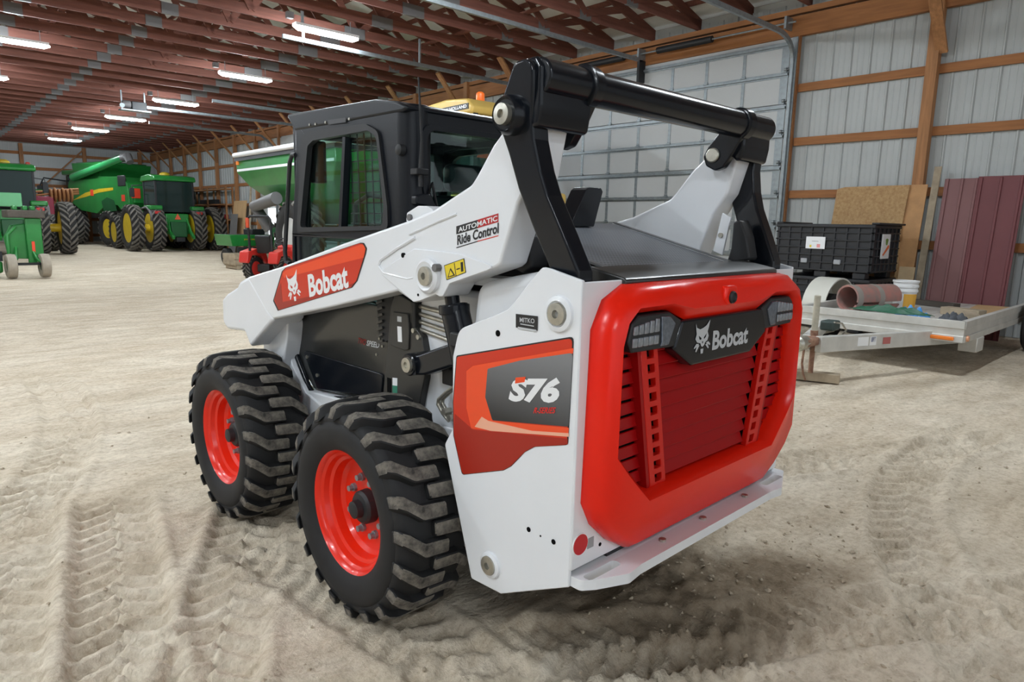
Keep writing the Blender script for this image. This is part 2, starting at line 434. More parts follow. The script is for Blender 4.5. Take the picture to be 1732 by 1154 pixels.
track(4.0, 1.15, radians(18), -4.0, 0.34, 0.120, 0.022, -2.0, 2.2, 17)
# churned soil behind the machine
q = np.exp(-((GX-2.35)/0.75)**2-((GY-1.35)/0.5)**2)
HZ += q*(0.035*vnoise(GX, GY, 7, 21)+0.03*vnoise(GX, GY, 16, 22)+0.02*vnoise(GX, GY, 30, 23))
HZ = np.minimum(HZ, 0.022)
me = bpy.data.meshes.new('floor'); nxg, nyg = len(gx), len(gy)
idx = np.arange(nxg*nyg).reshape(nyg, nxg)
F = np.stack([idx[:-1, :-1], idx[:-1, 1:], idx[1:, 1:], idx[1:, :-1]], -1).reshape(-1, 4)
me.vertices.add(nxg*nyg); me.vertices.foreach_set('co', np.stack([GX, GY, HZ-0.008], -1).astype(np.float32).ravel())
me.loops.add(F.size); me.loops.foreach_set('vertex_index', F.ravel().astype(np.int32))
me.polygons.add(len(F)); me.polygons.foreach_set('loop_start', np.arange(0, F.size, 4, dtype=np.int32)); me.polygons.foreach_set('loop_total', np.full(len(F), 4, np.int32))
me.update(calc_edges=True); me.polygons.foreach_set('use_smooth', np.ones(len(F), bool))
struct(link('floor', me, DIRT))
# loose clods and grit lying on the dirt
rg = np.random.RandomState(5); gb = []; gf = []
for i in range(1300):
    if i < 500: x, y = rg.normal(2.55, 0.55), rg.normal(1.30, 0.35)
    else: x, y = rg.uniform(0.0, 6.0), rg.uniform(0.4, 5.5)
    r = 0.003+0.010*rg.rand()**3 if i > 50 else 0.007+0.009*rg.rand()**2
    iy = min(max(int(np.searchsorted(gy, y)), 0), nyg-1); ix = min(max(int(np.searchsorted(gx, x)), 0), nxg-1); z = HZ[iy, ix]-0.008+r*0.35
    k = len(gb)
    for p in ((1, 0, 0), (-1, 0, 0), (0, 1, 0), (0, -1, 0), (0, 0, 1), (0, 0, -1)):
        gb.append((x+r*p[0]*rg.uniform(.7, 1.3)+r*.2*rg.randn(), y+r*p[1]*rg.uniform(.7, 1.3)+r*.2*rg.randn(), z+r*p[2]*rg.uniform(.5, 0.9)))
    gf += [(k+a, k+b_, k+c_) for a, b_, c_ in ((0, 2, 4), (2, 1, 4), (1, 3, 4), (3, 0, 4), (2, 0, 5), (1, 2, 5), (3, 1, 5), (0, 3, 5))]
gme = bpy.data.meshes.new('m'); gme.from_pydata(gb, [], gf)
gr_ = tag(link('loose_grit', gme, mat('clod_soil', (0.52, 0.43, 0.32), 0.95, var=0.25, scale=30)), 'loose soil clods and grit scattered over the dirt floor', 'soil'); gr_['kind'] = 'stuff'

# ------------------------------------------------------------------ side wall: ribbed steel sheets, posts, girts, header
def sheet_mesh(w, h):
    """ribbed cladding sheet, ribs along z, facing -x, from y=0 to w"""
    prof = []; n = 3; p = w/n
    for i in range(n):
        y = i*p
        prof += [(y+0.00, 0.024), (y+0.018, 0.024), (y+0.034, 0.0), (y+p*0.36, 0.0), (y+p*0.38, 0.003), (y+p*0.42, 0.003), (y+p*0.44, 0.0), (y+p*0.66, 0.0), (y+p*0.68, 0.003), (y+p*0.72, 0.003), (y+p*0.74, 0.0), (y+p-0.016, 0.0)]
    prof.append((w, 0.024))
    bm = bm_new(); A = [bm.verts.new((-d, y, 0)) for y, d in prof]; B = [bm.verts.new((-d, y, h)) for y, d in prof]
    for i in range(len(prof)-1): bm.faces.new((A[i], A[i+1], B[i+1], B[i]))
    return mesh(bm, 20, fix=False)
SW = 0.915
wall = struct(bxo('wall_right', XW+0.05, XW+0.12, -9, YF+0.1, 0, HC+0.2, SHEET))
shm = sheet_mesh(SW, HC+0.1); k = 0
y = -8.98
DY0, DY1, DZ = 6.02, 12.5, 4.79
while y < YF-0.3:
    o = link('steel_sheet', shm, SHEET, wall, loc=(XW+0.045, y, 0)); y += SW
for i, z in enumerate((0.25, 1.23, 2.05, 2.96, 3.87)):
    for a, b in ((-9, 3.70), (3.86, DY0-0.13), (DY1+0.13, 20.9), (21.1, 28), (28, 37), (37, YF)):
        bxo('girt', XW-0.022, XW+0.02, a, b, z, z+0.135, WOODG, wall)
for y in [-3.5, -1.06, 1.38, 3.78] + [DY1+0.2 + 2.44*i for i in range(14)]:
    if y > YF-0.2: break
    bxo('post', XW-0.16, XW-0.02, y-0.08, y+0.08, -0.05, HC-0.02, WOODP, wall, 0.004)
    beamo('knee_brace', (XW-0.10, y-0.105, 4.15), (XW-1.15, y-0.105, HC+0.05), 0.045, 0.16, WOODP, wall, up=(0, 1, 0))
bxo('header', XW-0.10, XW-0.005, -9, YF, DZ, DZ+0.33, WOODG, wall)
bxo('top_plate', XW-0.09, XW+0.03, -9, YF, DZ+0.37, DZ+0.46, WOODG, wall)
for yy in (DY0-0.075, DY1+0.075): bxo('door_jamb', XW-0.11, XW-0.03, yy-0.05, yy+0.05, 0, DZ, WOODG, wall)

# ------------------------------------------------------------------ far wall
wf = struct(bxo('wall_far', -14, XW+0.1, YF+0.05, YF+0.12, 0, HC+0.3, SHEET))
shf = sheet_mesh(SW, HC+0.2)
x = -13.9
while x < XW-0.3:
    o = link('steel_sheet', shf, SHEET, wf, loc=(x, YF+0.045, 0)); o.rotation_euler = (0, 0, -pi/2); o.location = (x, YF+0.045, 0)
    x += SW
for z in (0.3, 1.2, 2.1, 3.0, 3.9, 4.7): bxo('girt', -14, XW, YF-0.03, YF+0.02, z, z+0.16, WOODG, wf)
for x in (-9.4, -6.4, -3.4, -0.4, 2.55, 5.5, 8.45, 11.3): bxo('post', x-0.09, x+0.09, YF-0.20, YF-0.03, 0, HC, WOODP, wf)
beamo('wind_brace', (6.3, YF-0.22, 3.0), (8.35, YF-0.22, 5.1), 0.06, 0.15, WOODP, wf, up=(0, 1, 0))

# ------------------------------------------------------------------ the opposite side wall, out of the picture on the left
wl_ = struct(bxo('wall_left', -9.12, -9.05, -9, YF+0.1, 0, HC+0.2, SHEET))
y = -8.98
while y < YF-0.3:
    o = link('steel_sheet', shm, SHEET, wl_, loc=(-9.045, y+SW, 0)); o.rotation_euler = (0, 0, pi); y += SW
for z in (1.23, 2.05, 2.96, 3.87): bxo('girt', -9.04, -9.0, -9, YF, z, z+0.135, WOODG, wl_)
for y in [-6+2.44*i for i in range(21)]: bxo('post', -9.0, -8.86, y-0.08, y+0.08, -0.05, HC-0.02, WOODP, wl_)

# ------------------------------------------------------------------ roof and trusses
RX, RH = 1.5, 3.1                        # ridge
roof = bm_new()
for s in (1, -1):
    xe = XW+0.6 if s > 0 else 2*RX-XW-0.6
    ze = HC+0.30-0.6*RH/(XW-RX); zr = HC+0.30+RH
    for y0, y1 in ((-9, YF+0.3),):
        v = [roof.verts.new(p) for p in ((RX, y0, zr), (xe, y0, ze), (xe, y1, ze), (RX, y1, zr), (RX, y0, zr+0.05), (xe, y0, ze+0.05), (xe, y1, ze+0.05), (RX, y1, zr+0.05))]
        for f in ((0, 1, 2, 3), (4, 7, 6, 5), (0, 4, 5, 1), (1, 5, 6, 2), (2, 6, 7, 3), (3, 7, 4, 0)): roof.faces.new([v[i] for i in f])
ceil = struct(obj('ceiling', roof, ROOFM))
for s in (1, -1):
    for i in range(18):
        t = i/17.0; x = RX + s*(XW-RX+0.2)*t; z = HC+0.23+RH*(1-t*(XW-RX+0.2)/(XW-RX))
        bxo('purlin', x-0.02, x+0.02, -9, YF+0.2, z-0.02, z+0.085, WOODT, ceil)
xl = 2*RX-XW
def tmesh(fn): 
    bm = bm_new(); fn(bm); return mesh(bm)
chordm = tmesh(lambda b: box(b, xl-0.1, XW+0.05, -0.02, 0.02, HC, HC+0.19))
topm = [tmesh(lambda b, s=s: beam(b, (RX, 0, HC+RH+0.12), (RX+s*(XW-RX+0.1), 0, HC+0.10), 0.04, 0.19)) for s in (1, -1)]
def top_z(x): return HC+0.10+RH*(1-abs(x-RX)/(XW-RX))
bx_ = [XW-2.1, XW-4.35, XW-6.6, XW-8.9]; tx_ = [XW-1.05, XW-3.2, XW-5.5, XW-7.7, RX]
webs = []
for s in (1, -1):
    f = lambda x: x if s > 0 else 2*RX-x
    for i, xb in enumerate(bx_):
        for xt in (tx_[i], tx_[i+1]):
            webs.append(tmesh(lambda b, a=f(xb), c=f(xt): beam(b, (a, 0.025 if i % 2 else -0.025, HC+0.1), (c, 0.025 if i % 2 else -0.025, top_z(c)-0.03), 0.035, 0.13)))
gusm = tmesh(lambda b: box(b, -0.15, 0.15, -0.034, 0.034, 0.0, 0.20))
gxs = [XW-2.1, XW-4.35, 4.28+3.2, 4.28, XW-9.9, -1.5, -4.5]
YT0, DT = 13.45, 1.09
for i in range(-18, 30):
    yy = YT0+DT*i
    if yy > YF-0.3 or yy < -6.2: continue
    t = link('truss', chordm, WOODT, ceil, loc=(0, yy, 0))
    for m_ in topm: link('top_chord', m_, WOODT, t)
    for m_ in webs: link('web', m_, WOODT, t)
    for g in gxs: link('gusset_plate', gusm, GREYP, t, loc=(g, 0, HC-0.005))
for x in (2.9, 9.4): bxo('lateral_brace', x-0.05, x+0.05, -6, YF-0.4, HC+0.20, HC+0.24, WOODT, ceil)

# ------------------------------------------------------------------ overhead sectional door in the side wall
door = struct(bxo('door_1', XW-0.055, XW-0.02, DY0, DY1, 0, DZ-0.0, DOORM))
NS = 9; sh = (DZ-0.06)/NS
secm = tmesh(lambda b: box(b, -0.045, 0, 0.01, DY1-DY0-0.01, 0.006, sh-0.006))
strm = tmesh(lambda b: (box(b, -0.10, -0.048, 0.02, DY1-DY0-0.02, -0.018, 0.018), box(b, -0.062, -0.048, 0.02, DY1-DY0-0.02, -0.045, 0.045)))
him = tmesh(lambda b: (box(b, -0.062, -0.046, -0.035, 0.035, -0.05, 0.05), box(b, -0.085, -0.046, -0.05, 0.05, -0.012, 0.012)))
stm = tmesh(lambda b: box(b, -0.056, -0.045, -0.03, 0.03, 0.07, sh-0.05))
rolm = tmesh(lambda b: lathe(b, [(-0.06, 0.012), (0.06, 0.012), (0.06, 0.03), (0.10, 0.03)], 'y', 12))
for i in range(NS):
    z = i*sh
    s_ = link('door_section', secm, DOORM, door, 0.006, loc=(XW-0.056, DY0, z))
    link('strut', strm, ZINC, s_, loc=(0, 0, sh-0.03 if i % 2 else sh-0.06))
    for j in range(9):
        yj = 0.10+j*(DY1-DY0-0.2)/8
        if j in (0, 8): link('end_stile', tmesh(lambda b: box(b, -0.056, -0.045, -0.07, 0.07, 0.01, sh-0.01)), ZINC, s_, loc=(0, yj, 0))
        else: link('stile', stm, ZINC, s_, loc=(0, yj, 0))
        link('hinge', him, ZINC, s_, loc=(0, yj, 0.01))
    for yj in (-0.02, DY1-DY0+0.02): link('roller', rolm, ZINC, s_, loc=(-0.09, yj, 0.05))
def track_o(yy, x_end, zt, name='track'):
    pts = [(XW-0.16, yy, 0.05), (XW-0.16, yy, zt-0.45)] + bez((XW-0.16, yy, zt-0.40), (XW-0.18, yy, zt), (XW-0.75, yy, zt+0.03), 8) + [(x_end, yy, zt+0.05)]
    bm = bm_new()
    for a, b in zip(pts, pts[1:]): beam(bm, a, b, 0.075, 0.05, up=(0, 1, 0))
    return obj(name, bm, ZINC, door)
for yy in (DY0-0.06, DY1+0.06):
    track_o(yy, 5.6, DZ-0.06)
    bxo('track_angle', XW-0.14, XW-0.105, yy-0.05, yy+0.05, 0.02, DZ-0.02, ZINC, door)
    for x in (6.0, 8.6): bxo('track_hanger', x-0.018, x+0.018, yy-0.018, yy+0.018, DZ, HC+0.02, ZINC, door)
for yy in (8.15, 10.25):
    bm = bm_new(); lathe(bm, [(yy-0.62, 0.062), (yy+0.62, 0.062)], 'y', 14, (XW-0.25, 0, DZ+0.20)); obj('torsion_spring', bm, BLACKM, door)
bm = bm_new(); lathe(bm, [(DY0-0.1, 0.016), (DY1+0.1, 0.016)], 'y', 10, (XW-0.25, 0, DZ+0.20)); obj('torsion_shaft', bm, ZINC, door)
for yy in (DY0+0.05, 9.2, DY1-0.05): bxo('spring_bracket', XW-0.33, XW-0.10, yy-0.02, yy+0.02, DZ+0.1, DZ+0.30, ZINC, door)
rail = bm_new(); box(rail, 5.7, XW-0.2, 9.17, 9.23, DZ+0.05, DZ+0.12); obj('opener_rail', rail, ZINC, door)
bxo('pull_arm', XW-0.30, XW-0.10, 9.17, 9.23, DZ-0.35, DZ+0.08, BLACKM, door)

# a second overhead door further down the wall: only its tracks and opener show
d2 = struct(bxo('door_2', XW-0.055, XW-0.02, 21.1, 27.6, 0, DZ, DOORM))
for yy in (21.05, 27.65):
    bm = bm_new(); beam(bm, (XW-0.16, yy, 0), (XW-0.16, yy, DZ-0.4), 0.08, 0.06, (0, 1, 0)); beam(bm, (XW-0.16, yy, DZ-0.4), (XW-0.7, yy, DZ), 0.08, 0.06, (0, 1, 0)); beam(bm, (XW-0.7, yy, DZ), (7.2, yy, DZ+0.05), 0.08, 0.06, (0, 1, 0))
    obj('track', bm, ZINC, d2)
bxo('opener_rail', 6.2, XW-0.2, 24.3, 24.38, DZ+0.06, DZ+0.14, ZINC, d2)
for i in range(7): bxo('door_section', XW-0.10, XW-0.056, 21.1, 27.6, i*0.68+0.01, i*0.68+0.66, DOORM, d2)
for i in range(1, 7): bxo('strut', XW-0.15, XW-0.10, 21.1, 27.6, i*0.68-0.03, i*0.68+0.03, ZINC, d2)

def opener(x, y, z, label):
    t = thing('door_opener', label, 'door opener', (x, y, z))
    bxo('motor_housing', -0.10, 0.32, -0.17, 0.10, -0.05, 0.20, BLACKM, t, 0.02)
    bm = bm_new(); lathe(bm, [(-0.34, 0.10), (-0.30, 0.12), (-0.12, 0.12), (-0.10, 0.09)], 'x', 20, (0, -0.03, 0.10)); obj('motor', bm, GREYP, t)
    bm = bm_new(); lathe(bm, [(-0.20, 0.07), (-0.17, 0.07)], 'y', 20, (-0.38, 0, 0.04)); obj('chain_sprocket', bm, ZINC, t)
    bxo('base_plate', -0.42, 0.42, -0.20, 0.14, -0.09, -0.055, ZINC, t)
    for xx in (-0.35, 0.3): bxo('hanger', xx-0.02, xx+0.02, -0.03, 0.0, -0.055, HC-z+0.05, ZINC, t)
opener(5.35, 9.2, DZ+0.02, 'grey door opener hanging above the loader cab at the ceiling')
opener(5.95, 24.34, DZ+0.02, 'distant door opener behind the third ceiling lamp')

# ------------------------------------------------------------------ ceiling lamps
def lamp_meshes():
    L2 = 0.66
    prof = [(-0.075, 0), (0.075, 0), (0.06, -0.05), (0.03, -0.068), (-0.03, -0.068), (-0.06, -0.05)]
    bm = bm_new(); secs = [(-L2, 0.35), (-L2+0.10, 1), (L2-0.10, 1), (L2, 0.35)]
    V = [[bm.verts.new((x, p[0]*s, p[1]*s)) for p in prof] for x, s in secs]
    for A, B in zip(V, V[1:]):
        for i in range(6): bm.faces.new((A[i], A[(i+1) % 6], B[(i+1) % 6], B[i]))
    bm.faces.new(V[0]); bm.faces.new(V[-1])
    dif = mesh(bm)
    bm = bm_new(); box(bm, -L2+0.02, L2-0.02, -0.085, 0.085, 0.002, 0.05); hs = mesh(bm)
    bm = bm_new(); beam(bm, (0, 0, 0.05), (0, 0, HC-4.99), 0.012, 0.012, (0, 1, 0)); hg = mesh(bm)
    bm = bm_new(); box(bm, -0.06, 0.06, -0.05, 0.05, 0.05, 0.16); jb = mesh(bm)
    return dif, hs, hg, jb
LM = lamp_meshes()
def lamp(x, y, label, group='strip lamps under the trusses'):
    t = thing('ceiling_lamp', label, 'lamp', (x, y, 4.98), 0, group)
    link('diffuser', LM[0], LAMPM, t); link('housing', LM[1], mat('lamp_housing', (0.7, 0.7, 0.7), 0.5), t)
    for s in (-0.5, 0.5): link('hanger', LM[2], ZINC, t, loc=(s, 0, 0))
    link('junction_box', LM[3], GREYP, t, loc=(-0.72, 0, 0.05))
    return t
rowA = [(6.42, 12.45), (6.88, 17.65), (6.82, 23.1), (6.60, 28.25), (6.40, 33.1), (6.35, 38.4)]
names = ['long lit strip lamp nearest above the black cab roof, largest in view', 'lit strip lamp second from the cab roof', 'third lit strip lamp of the row going away from the cab',
         'fourth lit strip lamp of the receding row, beside the distant door opener', 'fifth lit strip lamp of the receding row', 'farthest lit strip lamp of the row, near the far wall']
for (x, y), n in zip(rowA, names): lamp(x, y, n)
lamp(2.15, 17.75, 'lit strip lamp cut by the left picture edge, upper one')
lamp(1.95, 22.7, 'lit strip lamp barely showing at the left picture edge, lower one')
for x, y in ((6.5, 7.2), (2.1, 7.2), (-2.4, 1.9), (-2.4, 7.2), (-2.4, 12.5), (-2.4, 22.7), (-6.6, 1.9), (-6.6, 7.2), (-6.6, 12.5), (-6.6, 22.7), (-2.4, -3.4), (6.5, 1.9)):
    lamp(x, y, 'lit strip lamp overhead above or behind the viewpoint, out of the picture', 'strip lamps overhead outside the picture')

# ================================================================== THE SKID STEER LOADER (local: x right, y forward, z up, origin on the ground between the rear wheels)
RL = radians(1.9016)
LD = thing('skid_steer_loader', 'large white and black skid steer loader with red tailgate and orange wheels', 'loader', (1.1458+0.82*cos(RL), 2.1618+0.82*sin(RL), 0), RL)
def part(*a, **k): return prismo(*a, **k)
NX, UP = (0, -1, 0), (0, 0, 1)            # reading direction on the left flank

# ---- wheels -------------------------------------------------------
def rim_mesh():
    bm = bm_new()
    lathe(bm, [(-0.100, 0.215), (-0.125, 0.228), (-0.132, 0.236), (-0.126, 0.240), (-0.122, 0.232), (-0.105, 0.212), (-0.085, 0.205), (-0.078, 0.192), (-0.045, 0.186), (-0.032, 0.172), (-0.028, 0.135),
               (-0.028, 0.05), (0.0, 0.05), (0.0, 0.19), (0.13, 0.236), (0.11, 0.215), (0.0, 0.212)], 'x', 56, closed=True)
    return mesh(bm, 30)
def tyre_mesh():
    half = [(0.128, 0.232), (0.140, 0.245), (0.153, 0.275), (0.158, 0.31), (0.154, 0.335), (0.146, 0.345), (0.148, 0.355), (0.138, 0.374), (0.112, 0.386), (0.05, 0.392)]
    pr = [(-x, r) for x, r in half] + [(x, r) for x, r in reversed(half)]
    bm = bm_new(); lathe(bm, pr, 'x', 72, closed=True); return mesh(bm, 40)
def lug_mesh(side):
    st = [(-0.162, 0.070, 0.020, 0.362, 0.350), (-0.150, 0.064, 0.024, 0.398, 0.36), (-0.128, 0.050, 0.026, 0.413, 0.37), (-0.078, 0.008, 0.026, 0.420, 0.38), (-0.070, 0.004, 0.026, 0.4205, 0.38), (0.022, -0.004, 0.025, 0.421, 0.385), (0.030, -0.004, 0.020, 0.417, 0.385)]
    bm = bm_new(); R = []
    for x, s, hw, rt, rb in st:
        ring = []
        for ds, r in ((-hw*1.35, rb), (-hw, rt), (hw, rt), (hw*1.35, rb)):
            a = (s+ds)/0.42; ring.append(bm.verts.new((x*side, r*sin(a*side), r*cos(a*side))))
        R.append(ring)
    for A, B in zip(R, R[1:]):
        for i in range(3):
            f = bm.faces.new((A[i], A[i+1], B[i+1], B[i])); f.material_index = 1 if i == 1 else 0
        bm.faces.new((A[3], A[0], B[0], B[3]))
    bm.faces.new(R[0]); bm.faces.new(R[-1]); return mesh(bm, 30)
RM, TM, LGM = rim_mesh(), tyre_mesh(), (lug_mesh(1), lug_mesh(-1))
bm = bm_new(); lathe(bm, [(-0.02, 0.066), (-0.062, 0.064), (-0.072, 0.055), (-0.076, 0.036), (-0.10, 0.033), (-0.104, 0.024)], 'x', 28); HUBM = mesh(bm)
bm = bm_new(); lathe(bm, [(-0.026, 0.017), (-0.040, 0.017), (-0.040, 0.012), (-0.058, 0.012)], 'x', 8); NUTM = mesh(bm)
bm = bm_new(); lathe(bm, [(0.0, 0.006), (-0.03, 0.005)], 'x', 8); VALM = mesh(bm)
def wheel(x, y, flip, ph):
    w = link('wheel', RM, WHEELRED, LD, loc=(x, y, 0.410)); w.rotation_euler = (0, 0, pi if flip else 0)
    link('tyre', TM, RUBBER, w)
    for k in range(20):
        for s in (0, 1):
            o = link('tread_lug', LGM[s], [RUBBER, DUSTY], w, 0.004, 1); o.rotation_euler = (ph+2*pi*(k+0.5*s)/20, 0, 0)
    link('hub_cap', HUBM, BLACKM, w)
    for k in range(8):
        a = 2*pi*(k+0.5)/8; link('lug_nut', NUTM, ZINC, w, loc=(0, 0.112*cos(a), 0.112*sin(a)))
    link('valve_stem', VALM, GREYP, w, loc=(-0.045, 0.05, 0.19))
for x, fl in ((-0.69, False), (0.69, True)):
    wheel(x, 0.0, fl, 0.05); wheel(x, 1.19, fl, 0.21)

# ---- rear side plates --------------------------------------------
PL = [(-0.8089,1.3636),(-0.8384,1.3612),(-0.9576,1.3362),(-0.9498,0.5143),(-0.9484,0.4473),(-0.6659,0.304),(-0.5195,0.2967),(-0.3725,0.7324),(-0.3885,0.7575),(-0.4167,0.8018),(-0.413,0.8708),(-0.4145,1.0485),(-0.444,1.1412),(-0.6238,1.2093),(-0.6703,1.2286),(-0.7024,1.2565),(-0.7706,1.3293)]  # this and many loader point lists below: image pixels projected onto assumed planes, baked
PLF = fillet(PL, [0.02, 0.02, 0.004, 0, 0.004, 0.01, 0.01, 0.02, 0.02, 0.03, 0, 0.02, 0.06, 0.05, 0.02, 0.03, 0.03], 4)
sidep = prismo('side_plate', PLF, 'x', -0.65, -0.638, WHITE, LD, 0.003)
sideR = prismo('side_plate', PLF, 'x', 0.638, 0.65, WHITE, LD, 0.003)
def boss(y, z, x, r, parent, bolt=0.024):
    bm = bm_new(); lathe(bm, [(x, r), (x-0.008, r*0.96), (x-0.012, r*0.72), (x-0.006, r*0.66)], 'x', 32, (0, y, z)); o = obj('pin_boss', bm, WHITE, parent)
    bm = bm_new(); lathe(bm, [(x, bolt*1.25), (x-0.016, bolt*1.2), (x-0.018, bolt*0.45), (x-0.006, bolt*0.4)], 'x', 20, (0, y, z)); obj('pivot_pin', bm, STEEL, parent)
    return o
(by, bz), (cy, cz) = [(-0.8792,1.2388),(-0.6157,0.3867)]
boss(by, bz, -0.65, 0.052, sidep, 0.026); boss(cy, cz, -0.65, 0.045, sidep, 0.026)
for (hy, hz), r in zip([(-0.6316,1.152),(-0.7838,0.568),(-0.8336,0.565),(-0.8862,0.5657)], (0.010, 0.008, 0.003, 0.008)):
    cylo('bolt_hole', 'x', -0.6515, -0.648, r, (0, hy, hz), HOLE, sidep, 16)
# printed decal with the model number
DEC = [(-0.4335,1.0523),(-0.9362,1.1834),(-0.9292,0.8727),(-0.801,0.8345),(-0.76,0.8073),(-0.7029,0.7466),(-0.669,0.7236),(-0.4676,0.6505),(-0.4207,0.776),(-0.4165,0.892)]
def dec(name, pts, x, m, parent): return prismo(name, pts, 'x', x, x+0.0006, m, parent)
dec('decal', fillet(DEC, 0.012, 3), -0.6512, DECALK, sidep)
def shrink(pts, k):
    cy = sum(p[0] for p in pts)/len(pts); cz = sum(p[1] for p in pts)/len(pts)
    return [(cy+(p[0]-cy)*k, cz+(p[1]-cz)*k) for p in pts]
dec('decal', fillet(shrink(DEC, 0.982), 0.012, 3), -0.6517, DECALR, sidep)
dec('decal', [(-0.4281,0.854),(-0.5223,0.8211),(-0.9274,0.8916),(-0.9282,0.8745),(-0.8024,0.837),(-0.7614,0.8098),(-0.7043,0.7512),(-0.6705,0.7282),(-0.4736,0.6568),(-0.4257,0.7775)], -0.6521, DECALRD, sidep)
dec('decal', [(-0.4869,1.0093),(-0.5188,1.0322),(-0.937,1.1509),(-0.9355,1.1359),(-0.5922,1.033),(-0.583,0.9458),(-0.6151,0.872),(-0.9304,0.9233),(-0.9294,0.8973),(-0.5134,0.823),(-0.4887,0.8872)], -0.6523, DECALO, sidep)
dec('decal', [(-0.5309,0.833),(-0.5647,0.8742),(-0.5958,0.8676),(-0.7886,0.8808),(-0.9311,0.908),(-0.9315,0.8978),(-0.6076,0.8375)], -0.6526, mat('decal_flash', (0.85, 0.42, 0.28), 0.35), sidep)
PANEL = mat('decal_graphite', (0.060, 0.062, 0.066), 0.35)
nt = PANEL.node_tree; tc = nt.nodes.new('ShaderNodeTexCoord'); sx = nt.nodes.new('ShaderNodeSeparateXYZ'); rp = nt.nodes.new('ShaderNodeValToRGB')
nt.links.new(tc.outputs['Generated'], sx.inputs[0]); nt.links.new(sx.outputs['Z'], rp.inputs['Fac']); nt.links.new(rp.outputs[0], nt.nodes['Principled BSDF'].inputs['Base Color'])
rp.color_ramp.elements[0].color = (0.020, 0.020, 0.022, 1); rp.color_ramp.elements[0].position = 0.05
rp.color_ramp.elements[1].color = (0.21, 0.215, 0.225, 1); rp.color_ramp.elements[1].position = 0.95
dec('decal', fillet([(-0.5894,1.0345),(-0.7324,1.0837),(-0.9355,1.1376),(-0.9302,0.9267),(-0.6151,0.8739),(-0.5803,0.9414)], 0.008, 2), -0.6528, PANEL, sidep)
def span(a): return (Vector((0, a[0][0], a[0][1])), abs(a[1][0]-a[0][0]), a[1][1]-a[0][1])
def flank_text(body, box_, m, parent, x, bold=0.0, shear=0.0, tilt=0.0):
    (y0, z0), (y1, z1) = box_
    t = radians(tilt)
    return text('lettering', body, (x, y0, z0), (0, -cos(t), sin(t)), (0, sin(t), cos(t)), abs(y1-y0), abs(z1-z0), m, parent, bold, shear, 0.0)
ptext('lettering', 'S76', [(-0.6876,0.9485),(-0.8917,0.9854),(-0.6906,1.0245)], -0.6542, DECALW, sidep, 0.055, 0.16)
dec('decal', [(-0.7165,1.0292),(-0.7586,1.0394),(-0.7543,1.0225),(-0.7146,1.0107)], -0.6546, DECALO, sidep)
ptext('lettering', 'R-SERIES', [(-0.7935,0.9355),(-0.8795,0.9543),(-0.7964,0.954)], -0.6542, mat('decal_bright_red', (0.75, 0.02, 0.015), 0.4), sidep, 0.015, 0.25)
# dealer badge
BDG = [(-0.7095,1.2205),(-0.799,1.2234),(-0.7994,1.1816),(-0.7108,1.18)]
dec('dealer_badge', BDG, -0.6525, DECALK, sidep)
ptext('lettering', 'MITKO', [(-0.7272,1.1981),(-0.7876,1.2009),(-0.7268,1.212)], -0.6530, DECALS, sidep, 0.015)
(y0, z0), (y1, z1) = [(-0.7299,1.1914),(-0.7853,1.1997)]
bxo('badge_line', -0.6530, -0.6524, y1, y0, z0, z0+0.003, DECALS, sidep); bxo('badge_line', -0.6530, -0.6524, y1-0.01, y0+0.01, z0-0.014, z0-0.008, DECALS, sidep)

# ---- rear wall of the body, bumper -------------------------------
rear = prismo('rear_panel', fillet([(-0.649, 0.50), (0.649, 0.50), (0.649, 1.331), (-0.649, 1.331)], 0.004, 2), 'y', -0.957, -0.945, WHITE, LD, 0.003)
cx_, cz_ = [(-0.616,0.5735)][0]
cylo('reflector', 'y', -0.960, -0.957, 0.034, (cx_, 0, cz_), DECALW, rear, 28); cylo('reflector', 'y', -0.9615, -0.957, 0.031, (cx_, 0, cz_), mat('reflector_red', (0.55, 0.01, 0.02), 0.2), rear, 28)
hx, hz = [(-0.5218,0.5422)][0]
cylo('bolt_hole', 'y', -0.9585, -0.956, 0.006, (hx, 0, hz), HOLE, rear, 12)
sx_, sz_ = [(-0.5676,0.5667)][0]
bxo('small_decal', sx_-0.014, sx_+0.014, -0.9585, -0.956, sz_-0.02, sz_+0.012, mat('decal_grey', (0.3, 0.32, 0.33), 0.5), rear)
BO = [(-0.64, -0.93), (-0.64, -0.985), (-0.60, -1.012), (-0.50, -1.055), (-0.43, -1.045), (0.43, -1.045), (0.50, -1.055), (0.60, -1.012), (0.69, -0.975), (0.69, -0.93)]
slot = lambda s: fillet([(s*0.545-0.075, -0.972), (s*0.545+0.075, -0.972), (s*0.545+0.075, -1.005), (s*0.545-0.075, -1.005)], 0.016, 4)
bump_ = prismo('bumper', fillet(BO, [0, 0.02, 0.03, 0.03, 0.02, 0.02, 0.03, 0.03, 0.012, 0], 3), 'z', 0.448, 0.480, WHITE, LD, 0.003, holes=[slot(-1), slot(1)])
for x in (-0.25, 0.0, 0.3): cylo('bolt', 'z', 0.480, 0.488, 0.012, (x, -1.0, 0), STEEL, bump_, 8)
prismo('belly_plate', [(-0.945, 0.46), (-0.945, 0.50), (0.4, 0.30), (1.35, 0.30), (1.35, 0.24), (-0.55, 0.24)], 'x', -0.47, 0.47, BLACKM, LD)

